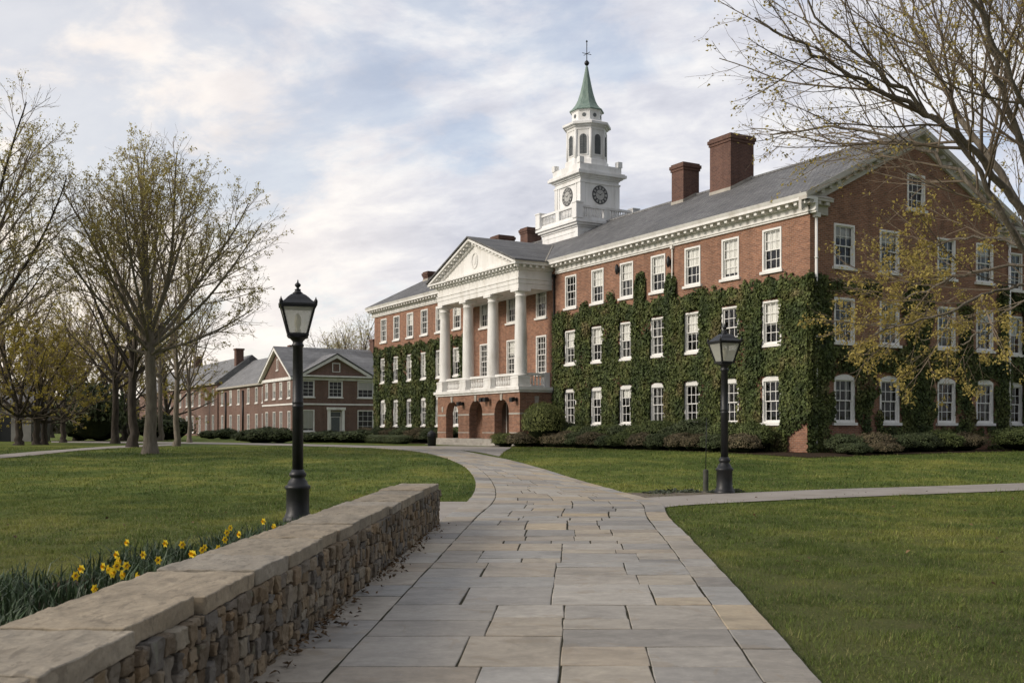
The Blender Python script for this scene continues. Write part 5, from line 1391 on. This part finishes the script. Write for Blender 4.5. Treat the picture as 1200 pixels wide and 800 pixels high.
def cap_mat():
    m, t, p, out = new_mat('coping_stone')
    tc = t.n('ShaderNodeTexCoord'); o = tc.outputs['Object']
    g = t.n('ShaderNodeNewGeometry').outputs['Random Per Island']
    c = t.ramp([(0, (.27, .225, .165)), (.25, (.31, .26, .19)), (.5, (.215, .19, .15)), (.75, (.29, .25, .19)), (1, (.25, .225, .185))], g)
    n1 = t.noise(t.mapping(o, (2.2, .8, 1)), 2.2, 10, .68, 1.0); n2 = t.noise(o, 45, 6, .7); n3_ = t.noise(t.mapping(o, (3, 1, 1)), 5, 6, .6, .5)
    v = t.math('MULTIPLY', t.math('MULTIPLY_ADD', n1, 1.5, .22), t.math('MULTIPLY_ADD', n2, .9, .55))
    h = t.n('ShaderNodeHueSaturation'); t.l(c, h.inputs['Color']); t.l(v, h.inputs['Value'])
    c = t.mix(h.outputs[0], (.12, .10, .075), t.math('MULTIPLY', t.math('GREATER_THAN', n3_, .60), .4))
    t.l(c, p.inputs['Base Color']); p.inputs['Roughness'].default_value = .85; p.inputs['Specular IOR Level'].default_value = .2
    b = t.n('ShaderNodeBump'); b.inputs['Strength'].default_value = .7; b.inputs['Distance'].default_value = .01
    t.l(t.math('ADD', n1, t.math('MULTIPLY', n2, .4)), b.inputs['Height']); t.l(b.outputs[0], p.inputs['Normal'])
    return m
M['coping'] = cap_mat()
WD = Vector((.038, 1, 0)).normalized(); WN = Vector((1, -.038, 0)).normalized(); WO = Vector((-1.78, 0, 0)) + WD * .6
WL, WT, WH = 15.75, .60, .565
def rough_box(mb, c, hx, ax, n, pw, amp, freq, seed, clampz=None):
    """Rounded stone: centre, half sizes, three axes, grid n per axis, superellipse power, surface roughness."""
    ids = {}; vs = []; fs = []
    def vid(i, j, k):
        key = (i, j, k)
        if key not in ids:
            q = [math.sin((2 * a / b - 1) * math.pi / 2) for a, b in zip(key, n)]
            r = sum(abs(v) ** pw for v in q) ** (1 / pw); mx_ = max(abs(v) for v in q)
            s = mx_ / r if r else 1
            p = c + ax[0] * (q[0] * s * hx[0]) + ax[1] * (q[1] * s * hx[1]) + ax[2] * (q[2] * s * hx[2])
            if amp: p = p + mnoise.noise_vector(p * freq + Vector((seed, seed * 1.7, 0))) * amp + mnoise.noise_vector(p * (freq * 3.3) + Vector((seed, 0, seed))) * (amp * .45)
            ids[key] = len(vs); vs.append(tuple(p))
        return ids[key]
    a, b, d = n
    for i in range(a):
        for j in range(b): fs.append((vid(i, j, 0), vid(i, j + 1, 0), vid(i + 1, j + 1, 0), vid(i + 1, j, 0))); fs.append((vid(i, j, d), vid(i + 1, j, d), vid(i + 1, j + 1, d), vid(i, j + 1, d)))
    for i in range(a):
        for k in range(d): fs.append((vid(i, 0, k), vid(i + 1, 0, k), vid(i + 1, 0, k + 1), vid(i, 0, k + 1))); fs.append((vid(i, b, k), vid(i, b, k + 1), vid(i + 1, b, k + 1), vid(i + 1, b, k)))
    for j in range(b):
        for k in range(d): fs.append((vid(0, j, k), vid(0, j, k + 1), vid(0, j + 1, k + 1), vid(0, j + 1, k))); fs.append((vid(a, j, k), vid(a, j + 1, k), vid(a, j + 1, k + 1), vid(a, j, k + 1)))
    mb.add(vs, fs, 0, False)
srg = random.Random(3)
def stone_rects(a0, a1, b0, b1, out):
    da, db = a1 - a0, b1 - b0
    if (da * db < .026 and da < .34 and db < .2 and srg.random() < .6) or (da < .14 and db < .12): out.append((a0, a1, b0, b1)); return
    k = srg.uniform(.3, .7)
    if da > db * srg.uniform(.9, 1.7): m_ = a0 + da * k; stone_rects(a0, m_, b0, b1, out); stone_rects(m_, a1, b0, b1, out)
    else: m_ = b0 + db * k; stone_rects(a0, a1, b0, m_, out); stone_rects(a0, a1, m_, b1, out)
root = empty('stone_wall', tuple(WO + WD * WL / 2 - WN * WT / 2)); tag(root, 'low dry stone wall with flat coping slabs running beside the flagstone path', 'wall')
inv = -(WO + WD * WL / 2 - WN * WT / 2)
def wall_face(O, ax, nrm, L, name):
    mb = MB(); out = []
    s_ = 0.0
    while s_ < L - .05:
        e_ = min(L, s_ + srg.uniform(.9, 1.6))
        if L - e_ < .3: e_ = L
        stone_rects(s_, e_, -.06, WH, out); s_ = e_
    for (a, b, c, d) in out:
        dep = srg.uniform(.06, .085) if srg.random() < .8 else srg.uniform(.05, .1)
        ctr = O + ax * ((a + b) / 2) + Vector((0, 0, (c + d) / 2)) - nrm * .04
        tilt = srg.uniform(-.05, .05)
        ax2 = (ax + Vector((0, 0, tilt))).normalized(); z2 = nrm.cross(ax2).normalized(); z2 = z2 if z2.z > 0 else -z2
        rough_box(mb, ctr, ((b - a) / 2 - .004, dep, (d - c) / 2 - .004), (ax2, nrm, z2), (9, 4, 8), srg.uniform(7, 18), .016, 13, srg.uniform(0, 50))
    o = mb.build(name, M['fieldstone'], root, tuple(inv)); fix_normals(o); return o
wall_face(WO, WD, WN, WL, 'stone_face')
wall_face(WO - WN * WT, WD, -WN, WL, 'stone_face')
wall_face(WO + WD * WL - WN * WT, WN, WD, WT, 'stone_face')
mb = MB(); c0 = WO - WN * .06
pts = [WO - WN * .06, WO - WN * (WT - .06), WO - WN * (WT - .06) + WD * (WL - .06), WO - WN * .06 + WD * (WL - .06)]
mb.prism([(p.x, p.y, -.1) for p in pts], (0, 0, WH + .08)); o = mb.build('mortar_core', M['joint'], root, tuple(inv)); fix_normals(o)
mb = MB(); s_ = 0.0
while s_ < WL - .02:
    e_ = min(WL + .02, s_ + srg.uniform(.55, 1.25))
    if WL - e_ < .35: e_ = WL + .02
    w1, w2 = srg.uniform(-.02, .035), srg.uniform(-.02, .03); hz_ = srg.uniform(.046, .054)
    ctr = WO + WD * ((s_ + e_) / 2) - WN * (WT / 2 + (w2 - w1) / 2) + Vector((0, 0, WH + hz_ - .004))
    tw = srg.uniform(-.02, .02); a1_ = (WD + WN * tw).normalized(); b1_ = Vector((a1_.y, -a1_.x, 0))
    rough_box(mb, ctr, ((e_ - s_) / 2 - .010, WT / 2 + (w1 + w2) / 2, hz_), (a1_, b1_, Vector((0, 0, 1))), (44, 26, 7), 40, .009, 7, srg.uniform(0, 50)); s_ = e_
o = mb.build('coping', M['coping'], root, tuple(inv)); fix_normals(o)
# leaf litter and small weeds at its foot
lr = np.random.default_rng(5); n = 1500
sL = lr.random(n) * 15.5; off = np.abs(lr.normal(0, .10, n)) + .02
cl = np.array([max(0, n3((s, 0, 0), .9, 2)) for s in sL]); k = lr.random(n) < .25 + 1.5 * cl; sL, off = sL[k], off[k]; n = len(sL)
C = np.array(WO) + np.array(WD) * sL[:, None] + np.array(WN) * off[:, None]; C[:, 2] = .05 + lr.random(n) * .02
nr_ = np.array([0, 0, 1.]) + lr.normal(0, .45, (n, 3))
V, F = leaf_quads(C, nr_, lr.normal(0, 1, (n, 3)), .045 * (.5 + lr.random(n)), lr, .7)
tag(link('fallen_leaves', np_mesh('fallen_leaves', V, [F], [pmat('dry_leaf', [(.3, (.07, .045, .025)), (.7, (.16, .10, .05))], 5, .8, island=.4)])), 'dry brown leaves gathered along the foot of the stone wall', 'leaves', kind='stuff')

n = 300; xl = lr.uniform(-11, 13, n); yl = lr.uniform(6, 26, n); k = (xl < -2.6) | (xl > 2.9); xl, yl = xl[k], yl[k]; n = len(xl)
C = np.stack([xl, yl, np.array([ground(v) for v in yl]) + .045], 1)
V, F = leaf_quads(C, np.array([0, 0, 1.]) + lr.normal(0, .35, (n, 3)), lr.normal(0, 1, (n, 3)), .05 * (.5 + lr.random(n)), lr, .7)
tag(link('fallen_leaves', np_mesh('fallen_leaves', V, [F], [bpy.data.materials['dry_leaf']])), 'a few scattered dry leaves lying on the lawns', 'leaves', kind='stuff')

# ------------------------------------------------------------------ grass
def blade_field(name, pts, hgt, wid, mats, seed, lean=.45, label=None, cat='grass', zoff=0.0, curve=.5, seg2=False):
    rg = np.random.default_rng(seed); n = len(pts)
    az = rg.random(n) * 2 * np.pi; le = lean * (.3 + rg.random(n))
    h = hgt * (.55 + .75 * rg.random(n))
    if name == 'grass': h = h * np.clip(1 + 1.1 * np.array([n3((a, b, 0), 1.7, 3) + .7 * n3((a, b, 0), 5, 5) for a, b in pts[:, :2]]), .45, 2.0)
    w = wid * (.7 + .6 * rg.random(n))
    d = np.stack([np.cos(az), np.sin(az), np.zeros(n)], 1); q = np.stack([-np.sin(az), np.cos(az), np.zeros(n)], 1)
    up = np.array([0, 0, 1.])
    b0 = pts - q * w[:, None] / 2; b1 = pts + q * w[:, None] / 2
    mid_ = pts + up * (h * .6)[:, None] + d * (h * le * .35)[:, None]
    tip = pts + up * (h * (1 - .3 * le))[:, None] + d * (h * le)[:, None]
    if seg2:
        V = np.stack([b0, b1, mid_ + q * w[:, None] * .42, mid_ - q * w[:, None] * .42, tip], 1).reshape(-1, 3)
        i = np.arange(n)[:, None] * 5
        F = [np.concatenate([i, i + 1, i + 2, i + 3], 1), np.concatenate([i + 3, i + 2, i + 4], 1)]
    else:
        V = np.stack([b0, b1, tip], 1).reshape(-1, 3); i = np.arange(n)[:, None] * 3; F = [np.concatenate([i, i + 1, i + 2], 1)]
    o = link(name, np_mesh(name, V, F, mats)); return tag(o, label, cat, kind='stuff')
def grass_mat(name, lo, mid_, hi, dry):
    m, t, p, out = new_mat(name)
    o = t.n('ShaderNodeTexCoord').outputs['Object']; g = t.n('ShaderNodeNewGeometry').outputs['Random Per Island']
    n1 = t.noise(o, .22, 6, .6, .4); n2 = t.noise(t.mapping(o, (1, .8, 1)), .9, 7, .72)
    c = t.ramp([(.36, lo), (.5, mid_), (.62, hi)], t.math('ADD', t.math('MULTIPLY', n1, .55), t.math('MULTIPLY', n2, .45)))
    c = t.mix(c, dry, t.math('MULTIPLY', t.math('GREATER_THAN', g, .91), .7))
    h = t.n('ShaderNodeHueSaturation'); t.l(c, h.inputs['Color']); t.l(t.math('MULTIPLY_ADD', t.math('FRACT', t.math('MULTIPLY', g, 53.1)), .9, .6), h.inputs['Value']); c = h.outputs[0]
    t.l(c, p.inputs['Base Color']); p.inputs['Roughness'].default_value = .6; p.inputs['Specular IOR Level'].default_value = .2
    tr = t.n('ShaderNodeBsdfTranslucent'); t.l(c, tr.inputs[0]); mx = t.n('ShaderNodeMixShader'); mx.inputs[0].default_value = .25
    t.l(p.outputs[0], mx.inputs[1]); t.l(tr.outputs[0], mx.inputs[2]); t.l(mx.outputs[0], out.inputs[0]); return m
M['grass'] = grass_mat('grass_blade', (.054, .086, .019), (.112, .150, .033), (.225, .232, .055), (.28, .25, .11))
GV = lambda y: .55 * np.clip((y - 22) / 24, 0, 1) ** 2 * (3 - 2 * np.clip((y - 22) / 24, 0, 1))
Ledge = np.array([(p.x, p.y) for p in LS]); Redge = np.array([(p.x, p.y) for p in RS])
def in_poly(x, y, P):
    P = np.asarray(P); c = np.zeros(len(x), bool); j = len(P) - 1
    for i in range(len(P)):
        xi, yi, xj, yj = *P[i], *P[j]
        if yi != yj:
            k = ((yi > y) != (yj > y)) & (x < (xj - xi) * (y - yi) / (yj - yi) + xi); c ^= k
        j = i
    return c
PATHP = [tuple(p) for p in Ledge] + [tuple(p) for p in Redge[::-1]]
CROSSP = [tuple(xy(*p)) for p in CU] + [tuple(xy(*p)) for p in CL[::-1]]
APRON = [(-2.6, 16.5), (-2.6, 19), (-2.4, 21.6), (-.8, 21.6), (-.8, 16.5)]
WALLP = [tuple((WO + WD * a - WN * b).xy) for (a, b) in ((-1, -.12), (-1, WT + .1), (WL + .05, WT + .1), (WL + .05, -.12))]
BEDP = [(-2.35, 3.0), (-5.6, 4.0), (-5.2, 7.5), (-4.65, 9.6), (-4.0, 11.8), (-3.45, 14.0), (-2.7, 15.6), (-1.9, 16.0)]
HEDGEP = [hl(-2.9, -2.8), hl(-2.9, 17), hl(-4.5, 18.2), hl(-4.1, 20.2), hl(0, 20), hl(0, 0), hl(16, 0), hl(17, -2.8)]
FORE = [tuple(xy(*p)) for p in ((470, 522.9), (530, 522.3), (600, 524), (585, 535), (540, 528), (490, 527))]
VERGE = [tuple(xy(*p)) for p in ((722, 577), (760, 577.5), (800, 576.5), (850, 574), (862, 578.5), (810, 581.5), (770, 583.5), (730, 584.5))]
LAWNP = [tuple(xy(*p)) for p in ((-60, 538), (0, 533), (60, 528), (130, 523), (200, 520), (210, 521.6), (130, 525.6), (60, 531.5), (0, 537.2), (-60, 543))]
SIDEP = [tuple(xy(*p)) for p in ((500, 522.9), (440, 522.2), (350, 520.2), (217, 518), (217, 520), (350, 522.6), (440, 525.2), (520, 526))]
def lawn_points(seed, y0, y1, dens, dmin):
    rg = np.random.default_rng(seed)
    half = lambda y: y * .54 + 2.5
    A = 0; outp = []
    edgesy = np.linspace(y0, y1, 25)
    for a, b in zip(edgesy[:-1], edgesy[1:]):
        hw = half(b); n = int((b - a) * 2 * hw * max(dmin, dens(a)))
        x = rg.uniform(-hw, hw, n); y = rg.uniform(a, b, n); outp.append(np.stack([x, y], 1))
    P = np.concatenate(outp); x, y = P[:, 0], P[:, 1]
    bad = np.zeros(len(x), bool)
    ex_ = rg.normal(0, .035, len(x))
    for Q in (PATHP, CROSSP, APRON, WALLP, BEDP, HEDGEP, FORE, LAWNP, SIDEP): bad |= in_poly(x + ex_, y + rg.normal(0, .02, len(x)), Q)
    v = in_poly(x, y, VERGE); bad |= v & (rg.random(len(x)) < .85)
    # thin, worn turf along the near edge of the right-hand lawn
    xr = np.interp(y, Redge[:200, 1], Redge[:200, 0]); dd = x - xr
    wear = np.array([n3((a, b, 0), .8, 4) for a, b in zip(x, y)]) if len(x) < 900000 else np.zeros(len(x))
    thin_ = (dd > 0) & (dd < 1.3) & (y < 14) & (wear > -.02 + .35 * dd) & (rg.random(len(x)) < .62); bad |= thin_
    P = P[~bad]; return np.stack([P[:, 0], P[:, 1], GV(P[:, 1]) - .004], 1)
P = lawn_points(1, 3.0, 13.5, lambda y: 2800, 1500); blade_field('grass', P, .043, .0055, [M['grass']], 2, .8, 'mown grass of the lawns close to the wall and path', 'grass')
P = lawn_points(2, 13.5, 24, lambda y: 1000, 600); blade_field('grass', P, .048, .010, [M['grass']], 3, .8, 'mown grass of the middle lawns', 'grass')
P = lawn_points(3, 24, 56, lambda y: 200 * (24 / y), 80); blade_field('grass', P, .06, .022, [M['grass']], 4, .8, 'mown grass of the far lawns up to the hedges', 'grass')

# ------------------------------------------------------------------ daffodil bed
rg = np.random.default_rng(8); n = 22000
x = rg.uniform(-5.7, -1.8, n); y = rg.uniform(3, 16, n); k = in_poly(x, y, BEDP) & ~in_poly(x, y, WALLP)
nb = np.array([n3((a, b, 0), 1.3, 6) for a, b in zip(x, y)]); k &= nb > -.35
P = np.stack([x[k], y[k], np.full(k.sum(), -.02)], 1)
M['daff_leaf'] = pmat('daffodil_leaf', [(.3, (.032, .056, .026)), (.7, (.062, .095, .042))], 1.2, .5, .3, island=.45, transl=.15)
blade_field('daffodil_leaves', P, .30, .017, [M['daff_leaf']], 9, .55, 'blue-green strap leaves filling the flower bed behind the wall', 'leaves', seg2=True)
bed_sheet = MB(); bed_sheet.poly([(px_, py_, .006) for (px_, py_) in BEDP]); o = bed_sheet.build('flower_bed', M['mulch']); fix_normals(o)
if o.data.polygons[0].normal.z < 0: o.data.flip_normals()
tag(o, kind='structure')
M['petal'] = pmat('daffodil_petal', [(.3, (.78, .60, .03)), (.7, (.86, .70, .07))], 20, .5, .2, transl=.25)
M['trumpet'] = pmat('daffodil_trumpet', [(.3, (.80, .48, .015)), (.7, (.85, .55, .02))], 20, .5, .2)
def make_daffodil():
    root = empty('daffodil'); tag(root, 'yellow daffodil in flower in the bed behind the stone wall', 'daffodil', 'daffodils in flower')
    m = MB(); P_ = [Vector((0, 0, -.02)), Vector((.005, 0, .18)), Vector((.0, 0, .33)), Vector((.02, 0, .36)), Vector((.045, 0, .362))]
    for a, b in zip(P_[:-1], P_[1:]): m.tube(a, b, .005, n=6)
    m.build('stem', M['daff_leaf'], root)
    m = MB()
    for k in range(6):
        a = k * math.pi / 3; r = Vector((0, math.cos(a), math.sin(a))); s = Vector((0, -math.sin(a), math.cos(a))); c = Vector((.05, 0, .362)); f = Vector((1, 0, 0))
        m.add([tuple(c + r * .006), tuple(c + r * .026 + s * .016 + f * .004), tuple(c + r * .048 + f * .010), tuple(c + r * .026 - s * .016 + f * .004)], [(0, 1, 2, 3)])
    m.build('petals', M['petal'], root)
    m = MB(); n_ = 10; pr = [(.010, .048), (.013, .062), (.016, .078), (.022, .086)]
    vs = [(x_, r * math.cos(2 * math.pi * k / n_), .362 + r * math.sin(2 * math.pi * k / n_)) for (r, x_) in pr for k in range(n_)]
    fs = [(i * n_ + k, i * n_ + (k + 1) % n_, (i + 1) * n_ + (k + 1) % n_, (i + 1) * n_ + k) for i in range(3) for k in range(n_)]
    m.add(vs, fs, 0, True); m.build('trumpet', M['trumpet'], root)
    return root
def bedpt(px, py, z=.36):
    Y = FPX * (EYE - z) / (py - HORY); return ((px - 600) / FPX * Y, Y)
DAF = [(88, 673), (121, 664), (124, 658), (131, 668), (134, 661), (137, 664), (138, 672), (146, 656), (108, 687), (154, 673), (169, 650), (140, 649), (153, 631), (227, 645), (236, 641), (232, 648), (240, 637), (263, 632), (265, 625), (284, 627), (311, 612), (317, 616), (323, 614), (196, 634), (186, 652), (255, 640), (128, 673), (99, 662), (212, 640), (270, 617)]
df = make_daffodil()
for i, (px_, py_) in enumerate(DAF):
    o = df if i == 0 else copy_tree(df)
    X_, Y_ = bedpt(px_, py_); o.location = (X_, Y_, srn.uniform(-.03, .03)); o.rotation_euler.z = R(-60 + srn.uniform(-70, 60)); s = srn.uniform(.6, .82); o.scale = (s, s, srn.uniform(.88, 1.04))
# low plants round the second lamp's foot
n = 900; rg = np.random.default_rng(15); tx = []
for (px_, py_, r_) in ((790, 576.5, .5), (770, 578, .35), (862, 576.5, .22), (808, 577, .3), (838, 577.5, .2)):
    c = at(px_, py_); m_ = 220; a = rg.random(m_) * 6.28; q = np.sqrt(rg.random(m_)) * r_
    tx.append(np.stack([c[0] + q * np.cos(a), c[1] + q * np.sin(a) * .6, np.full(m_, c[2]) + .015 + .09 * rg.random(m_) * (1 - q / r_)], 1))
C = np.concatenate(tx); n = len(C)
V, F = leaf_quads(C, rg.normal(0, .6, (n, 3)) + np.array([0, 0, .8]), rg.normal(0, 1, (n, 3)), .06 * (.5 + rg.random(n)), rg, .6)
tag(link('ground_cover', np_mesh('ground_cover', V, [F], [pmat('grey_green_leaf', [(.3, (.06, .075, .05)), (.7, (.12, .135, .10))], 6, .7, island=.4)])), 'grey-green ground cover on the worn soil round the lamp foot', 'ground cover', kind='stuff')

# ------------------------------------------------------------------ the brown brick hall across the lawn
BC = (-24.7, 118.0); ZB = .5
far = empty('brick_hall', (BC[0], BC[1], ZB), A30)
tag(far, 'two-storey brown brick hall with white pediment and long wing across the lawn', 'building')
def fp(mb, name, mats, parent=None, fix=True):
    o = mb.build(name, mats, parent or far, (0, 0, -ZB) if parent is None else (0, 0, 0))
    if fix: fix_normals(o)
    return o
FW, FD, FE, FR = 13.0, 11.9, 7.55, 11.3
mb = MB(); hs = []
SW = [1.5, 4.6, 6.2, 8.4]; SW = [1.6, 4.6, 7.2, 10.2]
wall_holes(mb, (0, 0, 0), (0, 1, 0), (-1, 0, 0), FD, .2, FE, [(v - .5, a, v + .5, b) for v in SW for (a, b) in ((.95, 3.6), (5.1, 7.0))], .15)
FVW = [(1.45, 1.0), (5.0, .85), (8.7, 1.0)]
hs = [(v - w_, 5.2, v + w_, 7.1) for (v, w_) in FVW] + [(1.45 - 1.0, 1.3, 2.45, 3.75), (7.7, 1.2, 9.7, 3.75), (4.3, .6, 5.7, 3.6)]
wall_holes(mb, (0, 0, 0), (1, 0, 0), (0, -1, 0), FW, .2, FE, hs, .15)
mb.poly([(0, 0, FE), (0, FD, FE), (0, FD / 2, FR - .2)])
mb.poly([(FW, 0, .2), (FW, FD, .2), (FW, FD, FE), (FW, 0, FE)]); mb.poly([(FW, 0, FE), (FW, FD, FE), (FW, FD / 2, FR - .2)]); mb.poly([(0, FD, .2), (FW, FD, .2), (FW, FD, FE), (0, FD, FE)])
fp(mb, 'wall', M['brick_far'], fix=False)
mb = MB(); rz_ = lambda y: FR - abs(y - FD / 2) * (FR - 7.55) / (FD / 2 + .4)
for (ya, yb) in ((-.4, FD / 2), (FD + .4, FD / 2)):
    mb.prism([(-.5, ya, rz_(ya)), (-.5, yb, FR), (-.5, yb, FR - .15), (-.5, ya, rz_(ya) - .15)], (FW + 1, 0, 0))
fp(mb, 'roof', M['slate_far'])
mb = MB()
mb.box(-.06, FW, -.09, -.002, 4.3, 4.48); mb.box(-.09, -.002, -.09, FD, 4.302, 4.48)
mb.box(-.15, FW, -.18, -.003, 7.15, 7.5); mb.box(-.18, -.003, -.18, FD, 7.152, 7.5)
for (ya, yb) in ((-.42, FD / 2), (FD + .42, FD / 2)):
    mb.prism([(-.48, ya, rz_(ya) - .16), (-.48, yb, FR - .16), (-.48, yb, FR - .5), (-.48, ya, rz_(ya) - .42)], (.44, 0, 0))
pc, ph = 5.0, 4.0
mb.box(pc - ph - .3, pc + ph + .3, -.55, -.182, 7.5, 7.68)
for s in (-1, 1):
    mb.prism([(pc + s * (ph + .35), -.55, 7.70), (pc, -.55, 10.1), (pc, -.55, 9.72), (pc + s * (ph - .25), -.55, 7.70)], (0, .9, 0))
fp(mb, 'white_trim', M['white'])
mb = MB(); mb.prism([(pc - ph, -.2, 7.69), (pc + ph, -.2, 7.69), (pc, -.2, 9.85)], (0, .15, 0)); fp(mb, 'pediment', M['brick_far'])
mb = MB()
for s in (-1, 1):
    mb.prism([(pc + s * (ph + .5), -.65, 7.72), (pc, -.65, 10.2), (pc, 4.6, 10.2), (pc + s * (ph + .5), .3, 7.72)], (0, 0, .08))
fp(mb, 'pediment_roof', M['slate_far'])
for v in SW:
    add_window(far, 0, v, .95 - ZB, R(-90), 1.0, 2.65); add_window(far, 0, v, 5.1 - ZB, R(-90), 1.0, 1.9, blind=.5)
for (v, w_) in FVW: add_window(far, v, 0, 5.2 - ZB, 0, 2 * w_, 1.9, blind=wr.choice([0, .5]))
add_window(far, 1.45, 0, 1.3 - ZB, 0, 2.0, 2.45, blind=.9); add_window(far, 8.7, 0, 1.2 - ZB, 0, 2.0, 2.55)
add_window(far, pc, -.21, 8.1 - ZB, 0, .95, 1.05, sill=False)
add_window(far, 0, FD / 2, 8.5 - ZB, R(-90), .6, 1.3)
mb = MB(); mb.box(4.0, 4.3, -.3, .0, .5, 3.75); mb.box(5.7, 6.0, -.3, .0, .5, 3.75); mb.box(3.9, 6.1, -.4, .0, 3.752, 4.05); mb.box(4.3, 5.7, .06, .12, .6, 3.6)
dr = fp(mb, 'door_surround', M['white']); mb = MB(); mb.box(4.5, 5.5, 0.02, .059, .6, 2.9); mb.box(4.4, 5.6, .02, .059, 2.98, 3.5); fp(mb, 'door_leaf', M['louvre'], dr)
# wing: a nearer stretch level with the front block, then a taller one farther off
WX = .9
WTs = [14.6, 17.6, 21.3, 26.0, 30.0, 34.5, 38.9, 43, 47, 51.5, 55.5, 60, 64, 68, 72, 76, 80, 84]
for (w0, w1, we, wrise, xo) in ((FD + .01, 36.5, 7.35, 4.2, .9), (36.52, 95.0, 8.2, 4.2, .7)):
    mb = MB(); my = [v for v in WTs if w0 < v < w1]
    rows_ = [(.95, 3.5), (4.9, 6.9)] if we < 8 else [(1.0, 3.6), (5.1, 7.4)]
    wall_holes(mb, (xo, w0, 0), (0, 1, 0), (-1, 0, 0), w1 - w0, .2, we, [(v - w0 - .55, a, v - w0 + .55, b) for v in my for (a, b) in rows_], .15)
    mb.quad((xo, w1, .2), (xo + 10, w1, .2), (xo + 10, w1, we), (xo, w1, we)); mb.quad((xo + 10, w0, .2), (xo, w0, .2), (xo, w0, we), (xo + 10, w0, we))
    mb.poly([(xo, w0, we), (xo + 10, w0, we), (xo + 5, w0, we + wrise)])
    fp(mb, 'wing_wall', M['brick_far'], fix=False)
    for v in my:
        for r_, (a, b) in enumerate(rows_): add_window(far, xo, v, a - ZB, R(-90), 1.1, b - a, blind=wr.choice([0, .5]) if r_ else 0)
    mb = MB(); mb.prism([(xo - .4, w0 - .2, we + .02), (xo + 5, w0 - .2, we + wrise), (xo + 10.4, w0 - .2, we + .02)], (0, w1 - w0 + .3, 0)); fp(mb, 'wing_roof', M['slate_far'])
    mb = MB(); mb.box(xo - .42, xo - .002, w0, w1, we - .22, we + .015); fp(mb, 'wing_cornice', M['stone'])
for v in (12.6, 23.6, 32.3, 41, 49.4, 57.8):
    mb = MB(); mb.tube((WX - .12, v, .5), (WX - .12, v, 6.7), .12); fp(mb, 'downpipe', M['dark'])
for (x_, y_, s_, za, zb) in ((WX + 3.2, 37.5, .55, 8.5, 13.3), (WX + 5, 70, .6, 8.5, 14.2), (12.3, 5.5, .6, 8, 12.6), (2.6, 8.5, .35, 8, 11.7)):
    mb = MB(); mb.box(x_ - s_, x_ + s_, y_ - s_, y_ + s_, za, zb - .25); mb.box(x_ - s_ - .1, x_ + s_ + .1, y_ - s_ - .1, y_ + s_ + .1, zb - .248, zb); fp(mb, 'chimney', M['brick_chim'])
# floor slab and spine keep the inside dark
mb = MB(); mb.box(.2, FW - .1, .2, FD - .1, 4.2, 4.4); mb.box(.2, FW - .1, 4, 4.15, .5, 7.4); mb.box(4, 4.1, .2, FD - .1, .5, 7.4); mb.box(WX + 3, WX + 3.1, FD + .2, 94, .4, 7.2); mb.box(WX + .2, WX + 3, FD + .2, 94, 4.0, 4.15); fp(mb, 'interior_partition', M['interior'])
# outbuilding at the far left
ox, oy, oz = at(-14, 517.2)
ob = empty('outbuilding', (ox, oy, oz), R(8)); tag(ob, 'small grey rendered outbuilding with a dark doorway behind the golden trees', 'building')
M['render'] = pmat('grey_render', [(.3, (.20, .19, .18)), (.7, (.28, .27, .25))], 1.2, .9)
mb = MB(); wall_holes(mb, (-4, 0, 0), (1, 0, 0), (0, -1, 0), 7.2, 0, 3.1, [(4.6, 0, 5.7, 2.1), (1.4, 1.0, 2.4, 2.2)], .15)
mb.quad((3.2, 0, 0), (3.2, 5, 0), (3.2, 5, 3.1), (3.2, 0, 3.1)); mb.poly([(3.2, 0, 3.1), (3.2, 5, 3.1), (3.2, 2.5, 4.7)]); mb.quad((-4, 5, 0), (-4, 0, 0), (-4, 0, 3.1), (-4, 5, 3.1)); mb.poly([(-4, 0, 3.1), (-4, 5, 3.1), (-4, 2.5, 4.7)]); mb.quad((-4, 5, 0), (3.2, 5, 0), (3.2, 5, 3.1), (-4, 5, 3.1))
mb.build('wall', M['render'], ob)
mb = MB()
for (a, b) in ((-.3, 2.5), (5.3, 2.5)): mb.prism([(-4.3, a, 2.95), (-4.3, b, 4.8), (-4.3, b, 4.68), (-4.3, a, 2.83)], (7.8, 0, 0))
o = mb.build('roof', M['slate_far'], ob); fix_normals(o)
mb = MB(); mb.box(.6, 1.7, .1, .14, 0, 2.1); mb.build('door', M['dark'], ob)
add_window(ob, -2.1, 0, 1.0, 0, 1.0, 1.2)
# the wooded rise behind everything on the left
rg = np.random.default_rng(31); n = 26000
ph_ = rg.uniform(-.62, .12, n); dist = rg.uniform(230, 290, n); hh = np.array([6.5 + 3.5 * n3((p * 40, 0, 0), .35, 3) + 2 * n3((p * 40, 0, 0), 1.1, 9) for p in ph_])
C = np.stack([np.tan(ph_) * dist, dist, .3 + hh * rg.random(n) ** .8], 1)
V, F = leaf_quads(C, rg.normal(0, 1, (n, 3)) + np.array([0, -.6, .4]), rg.normal(0, 1, (n, 3)), 1.3 * (.5 + rg.random(n)), rg, .7)
tag(link('far_woods', np_mesh('far_woods', V, [F], [pmat('woodland_haze', [(.3, (.065, .062, .045)), (.7, (.11, .10, .07))], .05, .9, island=.3)])), 'far-off brown-green wood along the horizon behind the halls', 'woods', kind='stuff')
